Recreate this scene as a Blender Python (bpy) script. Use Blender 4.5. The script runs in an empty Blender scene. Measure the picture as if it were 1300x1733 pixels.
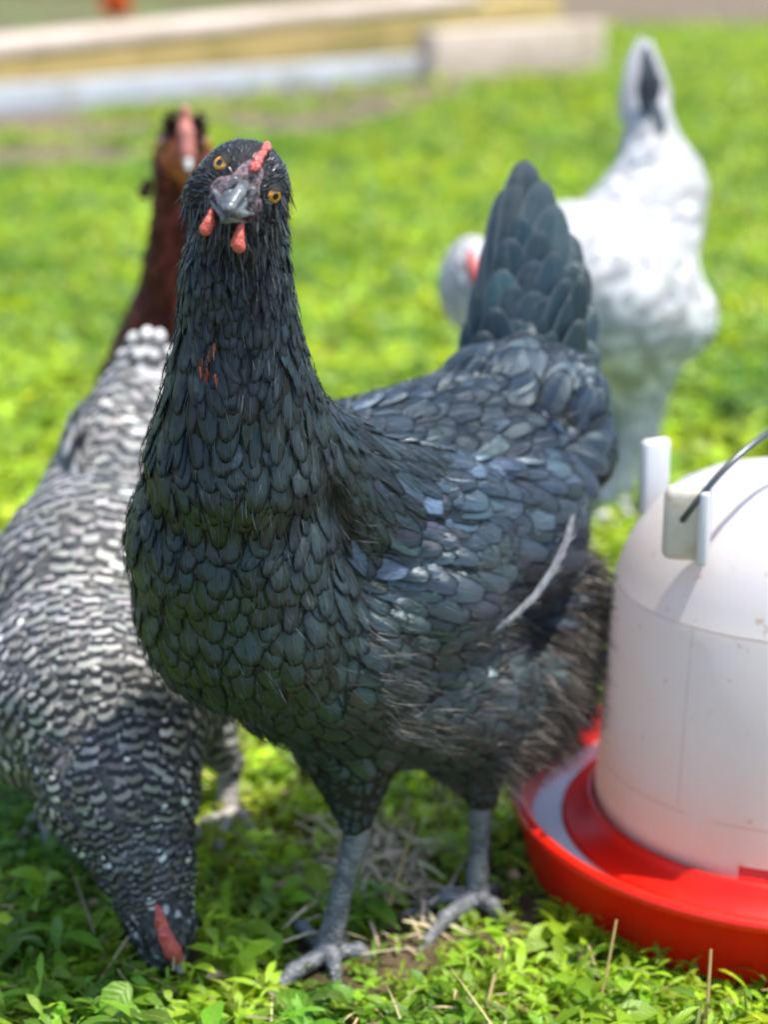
import bpy, math, random
import numpy as np
from mathutils import Vector, Matrix

rng = np.random.default_rng(7)
random.seed(7)
sc = bpy.context.scene
C = sc.collection

# ------------------------------------------------------------------ camera, world, sun
CAM_H, PITCH, FPX = 0.58, math.radians(17.0), 3100.0
cam = bpy.data.cameras.new('camera')
cam.sensor_fit = 'VERTICAL'; cam.sensor_height = 36.0
cam.lens = 36.0 * FPX / 1733.0
cam.clip_start = 0.02; cam.clip_end = 500
cam.dof.use_dof = True
cam.dof.focus_distance = 0.90
cam.dof.aperture_fstop = 4.8
cam_o = bpy.data.objects.new('camera', cam); C.objects.link(cam_o)
cam_o.location = (0, 0, CAM_H); cam_o.rotation_euler = (math.pi/2 - PITCH, 0, 0)
sc.camera = cam_o

SUN_EL, SUN_AZ = math.radians(70), math.radians(106)      # azimuth clockwise from +Y (the view direction)
w = bpy.data.worlds.new('World'); sc.world = w; w.use_nodes = True
wn = w.node_tree.nodes; wl = w.node_tree.links
bg = wn['Background']; sky = wn.new('ShaderNodeTexSky')
sky.sky_type = 'NISHITA'; sky.sun_disc = False
sky.sun_elevation = SUN_EL; sky.sun_rotation = SUN_AZ
wl.new(sky.outputs[0], bg.inputs['Color']); bg.inputs['Strength'].default_value = 0.15
sl = bpy.data.lights.new('sun', 'SUN'); sl.energy = 3.9; sl.angle = math.radians(0.6); sl.color = (1.0, 0.94, 0.84)
so = bpy.data.objects.new('sun', sl); C.objects.link(so)
sd = Vector((math.sin(SUN_AZ)*math.cos(SUN_EL), math.cos(SUN_AZ)*math.cos(SUN_EL), math.sin(SUN_EL)))
so.rotation_euler = sd.to_track_quat('Z', 'Y').to_euler(); so.location = sd*5
sc.view_settings.view_transform = 'Standard'; sc.view_settings.look = 'None'
sc.view_settings.exposure = 1.05; sc.view_settings.gamma = 1.0
sc.render.engine = 'CYCLES'
sc.cycles.max_bounces = 6; sc.cycles.diffuse_bounces = 3; sc.cycles.transparent_max_bounces = 8
sc.cycles.use_denoising = True

# ------------------------------------------------------------------ helpers
def P(px, py, Y):
    """point at ground distance Y seen in the direction of photo pixel px, py"""
    rx = (px-650)/FPX; uy = (866.5-py)/FPX
    s = Y/(math.cos(PITCH)+uy*math.sin(PITCH))
    return np.array([rx*s, Y, CAM_H+s*(-math.sin(PITCH)+uy*math.cos(PITCH))])
def nrm(v):
    v = np.asarray(v, float); return v/np.maximum(np.linalg.norm(v, axis=-1, keepdims=True), 1e-9)

def thing(name, label, cat, loc=(0,0,0), group=None):
    o = bpy.data.objects.new(name, None); C.objects.link(o); o.location = loc
    o.empty_display_size = 0.05
    o['label'] = label; o['category'] = cat
    if group: o['group'] = group
    return o
def tag(o, label, cat, group=None):
    o['label'] = label; o['category'] = cat
    if group: o['group'] = group
    return o
def kind(o, k, label=None, cat=None):
    o['kind'] = k
    if label: o['label'] = label
    if cat: o['category'] = cat
    return o
def mesh_obj(name, V, F, mat, parent=None, col=None, uv=None, smooth=True, origin=None):
    """V (n,3) world points, F (m,4) or (m,3) indices; linked as ONE object"""
    V = np.asarray(V, float); F = np.asarray(F, np.int32)
    off = np.zeros(3)
    if parent is not None: off = np.array(parent.location)
    elif origin is not None: off = np.array(origin)
    me = bpy.data.meshes.new(name)
    k = F.shape[1]
    me.vertices.add(len(V)); me.vertices.foreach_set('co', (V-off).astype(np.float32).ravel())
    me.loops.add(F.size); me.loops.foreach_set('vertex_index', F.ravel())
    me.polygons.add(len(F)); me.polygons.foreach_set('loop_start', np.arange(0, F.size, k, dtype=np.int32))
    me.polygons.foreach_set('loop_total', np.full(len(F), k, np.int32))
    if smooth: me.polygons.foreach_set('use_smooth', np.ones(len(F), bool))
    if uv is not None:
        u = me.uv_layers.new(name='UVMap'); u.data.foreach_set('uv', np.asarray(uv, np.float32)[F.ravel()].ravel())
    if col is not None:
        a = me.color_attributes.new('Col', 'FLOAT_COLOR', 'POINT')
        c4 = np.ones((len(V), 4), np.float32); c4[:, :3] = col; a.data.foreach_set('color', c4.ravel())
    me.update(); me.validate()
    me.materials.append(mat)
    o = bpy.data.objects.new(name, me); C.objects.link(o)
    if parent is not None: o.parent = parent
    else: o.location = off
    return o

def merge(parts):
    """[(V,F)] -> V,F"""
    Vs, Fs, n = [], [], 0
    for V, F in parts:
        Vs.append(V); Fs.append(np.asarray(F)+n); n += len(V)
    return np.concatenate(Vs), np.concatenate(Fs)

def vnoise(x, y, seed=0):
    """2-D value noise 0..1"""
    def h(i, j):
        n = np.sin(i*127.1+j*311.7+seed*74.7)*43758.5453
        return n-np.floor(n)
    xi, yi = np.floor(x), np.floor(y); fx, fy = x-xi, y-yi
    fx = fx*fx*(3-2*fx); fy = fy*fy*(3-2*fy)
    return (h(xi, yi)*(1-fx)+h(xi+1, yi)*fx)*(1-fy)+(h(xi, yi+1)*(1-fx)+h(xi+1, yi+1)*fx)*fy

# ------------------------------------------------------------------ implicit bodies
class Sdf:
    def __init__(s, k): s.k = k; s.p = []; s.a = []
    def cone(s, a, b, ra, rb, flow=(0,0,-1), **at):
        s.p.append(('c', np.array(a, float), np.array(b, float), ra, rb)); s.a.append(dict(flow=nrm(flow), **at)); return s
    def ball(s, c, r, flow=(0,0,-1), **at): return s.cone(c, np.array(c)+1e-5, r, r, flow, **at)
    def ell(s, c, ax, r, flow=(0,0,-1), **at):
        s.p.append(('e', np.array(c, float), np.array(ax, float), np.array(r, float))); s.a.append(dict(flow=nrm(flow), **at)); return s
    def each(s, Q):
        out = np.empty((len(s.p), len(Q)))
        for i, p in enumerate(s.p):
            if p[0] == 'c':
                ab = p[2]-p[1]; t = np.clip((Q-p[1])@ab/(ab@ab), 0, 1)
                out[i] = np.linalg.norm(Q-p[1]-t[:, None]*ab, axis=1)-(p[3]+(p[4]-p[3])*t)
            else:
                q = (Q-p[1])@p[2].T; k0 = np.linalg.norm(q/p[3], axis=1); k1 = np.linalg.norm(q/p[3]**2, axis=1)
                out[i] = k0*(k0-1)/np.maximum(k1, 1e-9)
        return out
    def d(s, Q):
        e = s.each(Q); m = e.min(0)
        return m-np.log(np.exp(-s.k*(e-m)).sum(0))/s.k
    def grad(s, Q, h=3e-4):
        g = np.empty_like(Q)
        for i in range(3):
            e = np.zeros(3); e[i] = h
            g[:, i] = s.d(Q+e)-s.d(Q-e)
        return nrm(g)
    def snap(s, Q, off=0.0, it=2):
        for _ in range(it):
            Q = Q-(s.d(Q)-off)[:, None]*s.grad(Q)
        return Q
    def weights(s, Q, sharp=1.0):
        e = s.each(Q); e = e-e.min(0); w = np.exp(-s.k*sharp*e); return w/w.sum(0)
    def blend(s, Q, key, default=0.0, sharp=1.0):
        w = s.weights(Q, sharp); A = np.array([np.asarray(a.get(key, default), float) for a in s.a])
        return w.T@A
    def region(s, Q):
        i = s.each(Q).argmin(0); return np.array([a.get('reg', '') for a in s.a])[i]
    def mesh(s, vox):
        lo = np.full(3, 1e9); hi = -lo
        for p in s.p:
            if p[0] == 'c':
                r = max(p[3], p[4]); c = np.array([p[1]-r, p[2]-r, p[1]+r, p[2]+r])
            else:
                r = p[3].max(); c = np.array([p[1]-r, p[1]+r])
            lo = np.minimum(lo, c.min(0)); hi = np.maximum(hi, c.max(0))
        m = 3*vox+1.0/s.k; lo -= m; hi += m
        n = np.ceil((hi-lo)/vox).astype(int)+1
        g = [lo[i]+vox*np.arange(n[i]) for i in range(3)]
        val = np.empty(n)
        for i in range(n[0]):
            Y, Z = np.meshgrid(g[1], g[2], indexing='ij')
            Q = np.stack([np.full(Y.size, g[0][i]), Y.ravel(), Z.ravel()], 1)
            val[i] = s.d(Q).reshape(n[1], n[2])
        ins = val < 0
        c = sum(ins[a:n[0]-1+a, b:n[1]-1+b, e:n[2]-1+e].astype(int) for a in (0,1) for b in (0,1) for e in (0,1))
        act = (c > 0) & (c < 8)
        idx = -np.ones(act.shape, int); idx[act] = np.arange(act.sum())
        V = (np.argwhere(act)+0.5)*vox+lo
        F = []
        for ax in range(3):
            a = [slice(None)]*3; b = [slice(None)]*3; a[ax] = slice(0, -1); b[ax] = slice(1, None)
            ia, ib = ins[tuple(a)], ins[tuple(b)]
            o1, o2 = [(1,2),(2,0),(0,1)][ax]
            for sgn in (True, False):
                e = np.argwhere((ia == sgn) & (ib == (not sgn)))
                e = e[(e[:, o1] > 0) & (e[:, o2] > 0)]
                def cell(d1, d2):
                    q = e.copy(); q[:, o1] -= d1; q[:, o2] -= d2; return idx[q[:,0], q[:,1], q[:,2]]
                f = np.stack([cell(1,1), cell(0,1), cell(0,0), cell(1,0)], 1)
                F.append(f if sgn else f[:, ::-1])
        F = np.concatenate(F); F = F[(F >= 0).all(1)]
        return s.snap(V, 0, 3), F

def scatter(V, F, spacing, tries, mask=None):
    """dart throwing over a quad mesh; spacing(points)->min distance"""
    A, B, Cc, D = (V[F[:, i]] for i in range(4))
    T = np.concatenate([np.stack([A, B, Cc], 1), np.stack([A, Cc, D], 1)])
    ar = np.linalg.norm(np.cross(T[:,1]-T[:,0], T[:,2]-T[:,0]), axis=1)
    ti = rng.choice(len(T), tries, p=ar/ar.sum())
    r1 = np.sqrt(rng.random(tries)); r2 = rng.random(tries)
    Q = T[ti,0]*(1-r1)[:,None]+T[ti,1]*(r1*(1-r2))[:,None]+T[ti,2]*(r1*r2)[:,None]
    if mask is not None: Q = Q[mask(Q)]
    R = spacing(Q); cs = R.max(); grid = {}; keep = []
    cells = np.floor(Q/cs).astype(int).tolist(); ql = Q.tolist(); rl = (R**2).tolist()
    nb = [(a,b,c) for a in (-1,0,1) for b in (-1,0,1) for c in (-1,0,1)]
    for i, (cx, cy, cz) in enumerate(cells):
        q = ql[i]; r = rl[i]; ok = True
        for a, b, c in nb:
            for o in grid.get((cx+a, cy+b, cz+c), ()):
                if (o[0]-q[0])**2+(o[1]-q[1])**2+(o[2]-q[2])**2 < r: ok = False; break
            if not ok: break
        if ok: grid.setdefault((cx, cy, cz), []).append(q); keep.append(i)
    return Q[keep]

VS = np.array([0, .22, .44, .62, .77, .88, .95, .985, 1.0])
US = np.array([-1, -.55, 0, .55, 1.0])
def feather_grid(N):
    nv, nu = len(VS), len(US)
    F = []
    for j in range(nv-1):
        for i in range(nu-1):
            a = j*nu+i; F.append([a, a+1, a+nu+1, a+nu])
    F = np.array(F); return (F[None]+np.arange(N)[:, None, None]*(nv*nu)).reshape(-1, 4)
def outline(pw, base=.5):
    return (base+(1-base)*np.sin(np.pi/2*np.clip(VS/.6, 0, 1)))*np.power(np.clip(1-VS**pw, 0, 1), .5)
def wrap_feathers(name, S, Q, L, W, col, mat, parent, pw=3.5, lift=.003, cup=.12, jit=.15, sink=.0008, flow=None, sharp=1.0):
    """feathers that follow the implicit surface S, tip lying over the next one's base"""
    N = len(Q); n = S.grad(Q)
    t = S.blend(Q, 'flow', sharp=sharp) if flow is None else flow
    t = t-(t*n).sum(1, keepdims=True)*n; t = nrm(t)
    b = np.cross(n, t); a = rng.normal(0, jit, N)[:, None]
    t, b = t*np.cos(a)+b*np.sin(a), b*np.cos(a)-t*np.sin(a)
    L = np.broadcast_to(L, N)*rng.uniform(.85, 1.15, N); W = np.broadcast_to(W, N)*rng.uniform(.88, 1.12, N)
    ow = outline(pw); nv, nu = len(VS), len(US)
    v = VS[None, :, None, None]; u = US[None, None, :, None]; o = ow[None, :, None, None]
    X = (Q[:, None, None]+t[:, None, None]*(v*L[:, None, None, None])
         + b[:, None, None]*(u*o*W[:, None, None, None]*.5))
    side = rng.normal(0, .12, N)[:, None, None, None]
    X = X+b[:, None, None]*(side*v**2*W[:, None, None, None])
    lf = (lift*rng.uniform(.5, 1.6, N))[:, None, None]
    tilt = rng.normal(0, .10, N)[:, None, None]
    off = (-sink+lf*VS[None, :, None]**1.3-cup*(US[None, None, :]*ow[None, :, None])**2*W[:, None, None]*.5
           + tilt*US[None, None, :]*ow[None, :, None]*W[:, None, None]*.5*VS[None,:,None]
           - .25*lf*np.clip(VS-.85, 0, 1)[None,:,None]/.15)
    Xf = S.snap(X.reshape(-1, 3), off.ravel(), 2)
    # drop feathers that a crease of the surface would fold
    G4 = Xf.reshape(N, nv, nu, 3); e1 = np.linalg.norm(np.diff(G4, axis=1), axis=3)/(np.diff(VS)[None, :, None]*L[:, None, None])
    ok = (e1[:, :5].max((1, 2)) < 1.9) & (np.linalg.norm(G4-X, axis=3).max((1, 2)) < .55*L)
    Xf = G4[ok].reshape(-1, 3); col = np.asarray(col)[ok]; N = int(ok.sum())
    uv = np.stack(np.broadcast_arrays((US[None, None, :]+1)/2, VS[None, :, None], ), -1)
    uv = np.broadcast_to(uv, (N, nv, nu, 2)).reshape(-1, 2)
    c = np.repeat(col, nv*nu, axis=0)
    return mesh_obj(name, Xf, feather_grid(N), mat, parent, c, uv)
def free_feathers(name, B, T, n, W, col, mat, parent, pw=3.0, ridge=.25, bend=0.1, base=.5):
    """stiff feathers from base B to tip T facing n"""
    B, T, n = (np.atleast_2d(np.asarray(x, float)) for x in (B, T, n)); N = len(B)
    L = np.linalg.norm(T-B, axis=1); t = nrm(T-B); n = nrm(n-(n*t).sum(1, keepdims=True)*t); b = np.cross(n, t)
    W = np.broadcast_to(W, N); bend = np.broadcast_to(bend, N)
    ow = outline(pw, base); nv, nu = len(VS), len(US)
    v = VS[None, :, None, None]; u = US[None, None, :, None]; o = ow[None, :, None, None]
    X = (B[:, None, None]+t[:, None, None]*(v*L[:, None, None, None])+b[:, None, None]*(u*o*W[:, None, None, None]*.5)
         + n[:, None, None]*((-ridge*(u*o)**2*W[:, None, None, None]*.5)+(bend*L)[:, None, None, None]*4*v*(1-v)))
    uv = np.stack(np.broadcast_arrays((US[None, None, :]+1)/2, VS[None, :, None]), -1)
    uv = np.broadcast_to(uv, (N, nv, nu, 2)).reshape(-1, 2)
    return mesh_obj(name, X.reshape(-1, 3), feather_grid(N), mat, parent, np.repeat(col, nv*nu, axis=0), uv)
def strands(name, Q, d, L, W, col, mat, parent, sag=.25, curl=.3, segs=4):
    """thin tapered barbs starting at Q along d"""
    N = len(Q); L = np.broadcast_to(L, N); W = np.broadcast_to(W, N)
    d = nrm(d); r = nrm(rng.normal(size=(N, 3))); b = nrm(np.cross(d, r)); k = np.cross(d, b)
    s = np.linspace(0, 1, segs+1); ph = rng.normal(0, curl, N)
    X = np.empty((N, segs+1, 2, 3))
    for j, v in enumerate(s):
        c = Q+d*(L*v)[:, None]+k*(L*ph*v*v)[:, None]+np.array([0,0,-1.0])*(L*sag*v*v)[:, None]
        wd = (W*(1-.85*v)*.5)[:, None]
        X[:, j, 0] = c-b*wd; X[:, j, 1] = c+b*wd
    F = np.array([[2*j, 2*j+1, 2*j+3, 2*j+2] for j in range(segs)])
    F = (F[None]+np.arange(N)[:, None, None]*(2*(segs+1))).reshape(-1, 4)
    uv = np.stack(np.broadcast_arrays(np.array([0,1.])[None, None, :], s[None, :, None]), -1)
    uv = np.broadcast_to(uv, (N, segs+1, 2, 2)).reshape(-1, 2)
    return mesh_obj(name, X.reshape(-1, 3), F, mat, parent, np.repeat(col, 2*(segs+1), axis=0), uv)

def tube(pts, rad, seg=12):
    pts = np.array(pts, float); rad = np.broadcast_to(rad, len(pts)); V = []; F = []
    up = np.array([.3, .2, 1.0])
    for i, p in enumerate(pts):
        t = nrm(pts[min(i+1, len(pts)-1)]-pts[max(i-1, 0)]); a = nrm(np.cross(t, up)); b = np.cross(t, a)
        for j in range(seg):
            an = 2*math.pi*j/seg; V.append(p+(a*math.cos(an)+b*math.sin(an))*rad[i])
    for i in range(len(pts)-1):
        for j in range(seg):
            k = (j+1) % seg; F.append([i*seg+j, i*seg+k, (i+1)*seg+k, (i+1)*seg+j])
    return np.array(V), np.array(F)
def lathe(prof, seg=96, c=(0,0,0), skip=None):
    V = [[c[0]+r*math.cos(2*math.pi*j/seg), c[1]+r*math.sin(2*math.pi*j/seg), c[2]+z] for r, z in prof for j in range(seg)]
    F = []
    for i in range(len(prof)-1):
        for j in range(seg):
            if skip and skip(i, j): continue
            k = (j+1) % seg; F.append([i*seg+j, i*seg+k, (i+1)*seg+k, (i+1)*seg+j])
    return np.array(V), np.array(F)
def rbox(c, ax, h, bev):
    """bevelled box: centre, 3 axes, half sizes -> V,F(quads) via bmesh"""
    import bmesh
    bm = bmesh.new(); bmesh.ops.create_cube(bm, size=2)
    for v in bm.verts: v.co = Vector((v.co.x*h[0], v.co.y*h[1], v.co.z*h[2]))
    bmesh.ops.bevel(bm, geom=list(bm.edges), offset=bev, segments=3, profile=.5, affect='EDGES')
    bmesh.ops.triangulate(bm, faces=bm.faces)
    V = np.array([v.co for v in bm.verts]); F = np.array([[v.index for v in f.verts] for f in bm.faces]); bm.free()
    return np.array(c)+V@np.array(ax), F

# ------------------------------------------------------------------ materials
class NT:
    def __init__(s, name):
        s.m = bpy.data.materials.new(name); s.m.use_nodes = True
        s.t = s.m.node_tree; s.b = s.t.nodes['Principled BSDF']; s.o = s.t.nodes['Material Output']
    def n(s, t, **k):
        x = s.t.nodes.new(t)
        for a, v in k.items(): setattr(x, a, v)
        return x
    def l(s, a, b): s.t.links.new(a, b)
    def val(s, x, sock):
        if isinstance(x, (int, float)): sock.default_value = x
        elif isinstance(x, tuple): sock.default_value = x if len(x) == 4 else (*x, 1)
        else: s.l(x, sock)
    def math(s, op, a, b=0.0, c=0.0, clamp=False):
        x = s.n('ShaderNodeMath', operation=op, use_clamp=clamp)
        s.val(a, x.inputs[0]); s.val(b, x.inputs[1]); s.val(c, x.inputs[2]); return x.outputs[0]
    def mix(s, f, a, b, mode='MIX'):
        x = s.n('ShaderNodeMix', data_type='RGBA', blend_type=mode)
        s.val(f, x.inputs[0]); s.val(a, x.inputs[6]); s.val(b, x.inputs[7]); return x.outputs[2]
    def ramp(s, f, stops):
        x = s.n('ShaderNodeValToRGB'); e = x.color_ramp.elements
        while len(e) < len(stops): e.new(.5)
        for i, (p, c) in enumerate(stops): e[i].position = p; e[i].color = c if len(c) == 4 else (*c, 1)
        s.val(f, x.inputs[0]); return x.outputs[0]
    def smooth(s, x, a, b):
        r = s.n('ShaderNodeMapRange', interpolation_type='SMOOTHSTEP')
        s.val(x, r.inputs[0]); s.val(a, r.inputs[1]); s.val(b, r.inputs[2]); return r.outputs[0]
    def noise(s, scale, detail=3, vec=None, rough=.5):
        x = s.n('ShaderNodeTexNoise'); x.inputs['Scale'].default_value = scale; x.inputs['Detail'].default_value = detail
        x.inputs['Roughness'].default_value = rough
        if vec is not None: s.l(vec, x.inputs['Vector'])
        return x.outputs['Fac']
    def coord(s, which='Object'): return s.n('ShaderNodeTexCoord').outputs[which]
    def col(s): return s.n('ShaderNodeVertexColor', layer_name='Col').outputs[0]
    def uv(s):
        x = s.n('ShaderNodeSeparateXYZ'); s.l(s.coord('UV'), x.inputs[0]); return x.outputs[0], x.outputs[1]
    def bump(s, h, strength=.5, dist=.001):
        x = s.n('ShaderNodeBump'); x.inputs['Strength'].default_value = strength; x.inputs['Distance'].default_value = dist
        s.val(h, x.inputs['Height']); s.l(x.outputs[0], s.b.inputs['Normal']); return x
    def set(s, **k):
        names = dict(color='Base Color', rough='Roughness', spec='Specular IOR Level', tint='Specular Tint', metal='Metallic',
                     sss='Subsurface Weight', coat='Coat Weight', crough='Coat Roughness', sheen='Sheen Weight', trans='Transmission Weight', ior='IOR')
        for a, v in k.items(): s.val(v, s.b.inputs[names[a]])
        return s
    def translucent(s, fac, color):
        tr = s.n('ShaderNodeBsdfTranslucent'); s.val(color, tr.inputs['Color'])
        mx = s.n('ShaderNodeMixShader'); s.val(fac, mx.inputs[0]); s.l(s.b.outputs[0], mx.inputs[1]); s.l(tr.outputs[0], mx.inputs[2])
        s.l(mx.outputs[0], s.o.inputs['Surface']); return s

BARF = 19.5
def feather_mat(name, mode='plain', rough=.42, spec=.6, tint=(1,1,1), lace=(.005,.006,.007), shaft=(.10,.115,.125), barb=.5, lace_w=.35, edge_spec=None):
    m = NT(name); u, v = m.uv(); col = m.col()
    uu = m.math('ABSOLUTE', m.math('MULTIPLY_ADD', u, 2.0, -1.0))
    bl = m.math('SINE', m.math('MULTIPLY_ADD', uu, -60.0, m.math('MULTIPLY', v, 210.0)))
    n1 = m.noise(700, 2)
    if mode == 'bar':
        tex = m.noise(260, 2)
        ph = m.math('ADD', m.math('MULTIPLY', v, BARF), m.math('MULTIPLY', m.math('MULTIPLY', uu, uu), -1.3))
        ph = m.math('ADD', ph, m.math('MULTIPLY', tex, 3.2))
        s_ = m.smooth(m.math('SINE', ph), -.25, .45)
        c = m.mix(s_, (.018,.020,.024), col)
    else:
        e = m.math('MAXIMUM', m.math('POWER', uu, 2.2), m.math('POWER', v, 6.0))
        e = m.math('ADD', e, m.math('MULTIPLY_ADD', m.noise(1400, 3), .9, -.45))
        c = m.mix(m.math('MULTIPLY', m.smooth(e, 1-lace_w*1.2, 1.0), .85), col, lace)
        st = m.math('MULTIPLY_ADD', bl, .10, .95); c = m.mix(1.0, c, st, 'MULTIPLY')
        c = m.mix(m.math('MULTIPLY', m.smooth(uu, .055, .02), .22), c, shaft)
    if mode != 'bar' and edge_spec is not None: spec = m.math('MULTIPLY_ADD', m.smooth(e, 1-lace_w*1.2, 1.0), edge_spec-spec, spec)
    m.set(color=c, rough=m.math('MULTIPLY_ADD', n1, .25, rough-.12), spec=spec, tint=tint)
    m.bump(m.math('ADD', m.math('MULTIPLY', bl, .5), m.math('MULTIPLY', m.smooth(uu, .08, 0.0), 2.0)), barb, .0004)
    return m.m
def strand_mat(name, rough=.45, spec=.5, tr=.15):
    m = NT(name); m.set(color=m.col(), rough=rough, spec=spec); m.translucent(tr, m.col()); return m.m
def skin_mat(name, c1, c2, scale=900, rough=.5, bump=.6, spec=.5, sss=0.0, dist=.0006):
    m = NT(name); co = m.coord(); n = m.noise(scale, 4, co)
    m.set(color=m.mix(m.smooth(n, .35, .65), c1, c2), rough=rough, spec=spec, sss=sss)
    m.b.inputs['Subsurface Scale'].default_value = .004
    vo = m.n('ShaderNodeTexVoronoi'); vo.inputs['Scale'].default_value = scale; m.l(co, vo.inputs['Vector'])
    m.bump(vo.outputs['Distance'], bump, dist); return m.m
def scale_mat(name, c1, c2, hi):
    """scaly shank skin"""
    m = NT(name); co = m.coord(); mp = m.n('ShaderNodeMapping'); mp.inputs['Scale'].default_value = (1, 1, .75); m.l(co, mp.inputs[0])
    vo = m.n('ShaderNodeTexVoronoi'); vo.inputs['Scale'].default_value = 480; m.l(mp.outputs[0], vo.inputs['Vector'])
    n = m.noise(120, 3, co)
    c = m.mix(m.smooth(n, .35, .65), c1, c2)
    c = m.mix(m.math('MULTIPLY', m.smooth(vo.outputs['Distance'], .35, .0), .6), c, hi)
    sz = m.n('ShaderNodeSeparateXYZ'); m.l(co, sz.inputs[0]); sc2 = m.math('SINE', m.math('MULTIPLY_ADD', sz.outputs[2], 1700.0, m.math('MULTIPLY', n, 26.0)))
    c = m.mix(m.math('MULTIPLY', m.smooth(sc2, -.6, -1.0), .35), c, tuple(x*.35 for x in c1))
    m.set(color=c, rough=.42, spec=.5); m.bump(m.math('ADD', m.math('MULTIPLY', vo.outputs['Distance'], -.8), m.math('MULTIPLY', sc2, .16)), .8, .0014); return m.m

M = {}
M['black'] = feather_mat('black_feather', rough=.33, spec=.95, tint=(.68,.92,1.0), lace=(.0015,.002,.0025), lace_w=.50, edge_spec=.08)
M['hackle'] = feather_mat('black_hackle_feather', rough=.32, spec=.9, tint=(.75,.92,1.0), lace=(.002,.002,.003), lace_w=.40, edge_spec=.15)
M['blackwing'] = feather_mat('blue_black_wing_feather', rough=.31, spec=1.0, tint=(.72,.86,1.0), lace=(.001,.0012,.002), lace_w=.44, edge_spec=.05)
M['blackback'] = feather_mat('blue_black_back_feather', rough=.38, spec=.7, tint=(.72,.88,1.0), lace=(.001,.0012,.002), lace_w=.46, edge_spec=.04)
M['blacktail'] = feather_mat('black_tail_feather', rough=.42, spec=.5, tint=(.75,.95,1.0), lace=(.070,.085,.095), lace_w=.40)
M['strand'] = strand_mat('downy_barb')
M['strand_gloss'] = strand_mat('glossy_barb', .3, .8, .05)
M['under'] = skin_mat('black_down', (.004,.004,.0045), (.007,.0075,.008), 500, .8, .3)
M['comb'] = skin_mat('red_comb_skin', (.36,.035,.035), (.62,.15,.13), 900, .42, .8, .5, .15)
M['wattle'] = skin_mat('wattle_skin', (.50,.065,.045), (.68,.17,.12), 1300, .45, .7, .5, .15)
M['face'] = skin_mat('grey_pink_face_skin', (.10,.085,.09), (.36,.22,.23), 700, .5, .8)
M['beak'] = skin_mat('horn_beak', (.050,.058,.066), (.15,.165,.175), 160, .24, .05, .6)
M['nostril'] = skin_mat('nostril_cere', (.045,.05,.055), (.14,.13,.14), 400, .4, .3)
M['shank'] = scale_mat('slate_shank_skin', (.075,.082,.094), (.17,.178,.19), (.50,.52,.55))
M['claw'] = skin_mat('claw_horn', (.10,.09,.085), (.35,.30,.27), 300, .35, .2)

def eye_mat(name, iris):
    m = NT(name); s = m.n('ShaderNodeSeparateXYZ'); m.l(m.coord('Object'), s.inputs[0])
    r = m.math('SQRT', m.math('ADD', m.math('MULTIPLY', s.outputs[0], s.outputs[0]), m.math('MULTIPLY', s.outputs[1], s.outputs[1])))
    n = m.noise(900, 2, m.coord('Object'))
    c = m.mix(n, iris, tuple(x*.6 for x in iris))
    c = m.mix(m.smooth(r, .0018, .0015), c, (.002,.002,.002))
    c = m.mix(m.smooth(r, .0034, .0037), c, (.006,.004,.004))
    m.set(color=c, rough=.06, spec=.6, coat=.6, crough=.03); return m.m
M['eye'] = eye_mat('amber_eye', (.80,.36,.01))

def uv_sphere(r=1, seg=24, rings=12):
    prof = [(max(1e-6, r*math.sin(math.pi*i/rings)), r*math.cos(math.pi*i/rings)) for i in range(rings+1)]
    return lathe(prof[::-1], seg)
def eyeball(parent, c, out, r, mat, flat=.7):
    V, F = uv_sphere(r); V[:, 2] *= flat
    me_o = mesh_obj('eye', V, F, mat)
    me_o.parent = parent
    q = Vector(out).to_track_quat('Z', 'Y')
    me_o.rotation_euler = q.to_euler(); me_o.location = Vector(c)-parent.location
    return me_o

def tint_n(base, n, amt=.25, hue=.06):
    b = np.array(base)[None]*np.exp(rng.normal(0, amt, (n, 1)))
    return np.clip(b*np.exp(rng.normal(0, hue, (n, 3))), 0, 1)

# ------------------------------------------------------------------ the black hen
def side_frame(a):
    """horizontal-ish long axis a -> (a, side normal towards the camera, up)"""
    a = nrm(a); s = nrm(np.cross(np.array([0,0,1.0]), a)); s = s if s[1] < 0 else -s
    return np.array([a, s, nrm(np.cross(a, s))*np.sign(np.cross(a, s)[2])])

def toes(S, ball, tips, r=.0058):
    for t in tips:
        t = np.array(t, float); b = np.array(ball, float); mid = (b+t)/2+np.array([0,0,.007])
        S.cone(b, mid, r*1.05, r*.86); S.cone(mid, t, r*.86, r*.55)
def make_leg(parent, hock, ball, tips, back, r=.0068, mat='shank', vox=.0013, claws=True, cmat='claw', spur=True):
    S = Sdf(1400)
    hock = np.array(hock); ball = np.array(ball)
    S.cone(hock, hock+(ball-hock)*.5, r*1.25, r*.88); S.cone(hock+(ball-hock)*.5, ball, r*.88, r*1.15)
    toes(S, ball, tips); toes(S, ball, [back], .0048)
    V, F = S.mesh(vox); leg = mesh_obj('leg', V, F, M[mat], parent)
    if claws:
        for t in list(tips)+[back]:
            t = np.array(t, float); d = nrm(t-ball); d[2] = 0
            V, F = tube([t-d*.003, t+d*.003+[0,0,.0015], t+d*.008, t+d*.012-[0,0,.0035]], [.0028,.0026,.0017,.0003], 8)
            c = mesh_obj('claw', V, F, M[cmat]); c.parent = leg
            c.data.transform(Matrix.Translation(-parent.location))
    return leg

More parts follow.
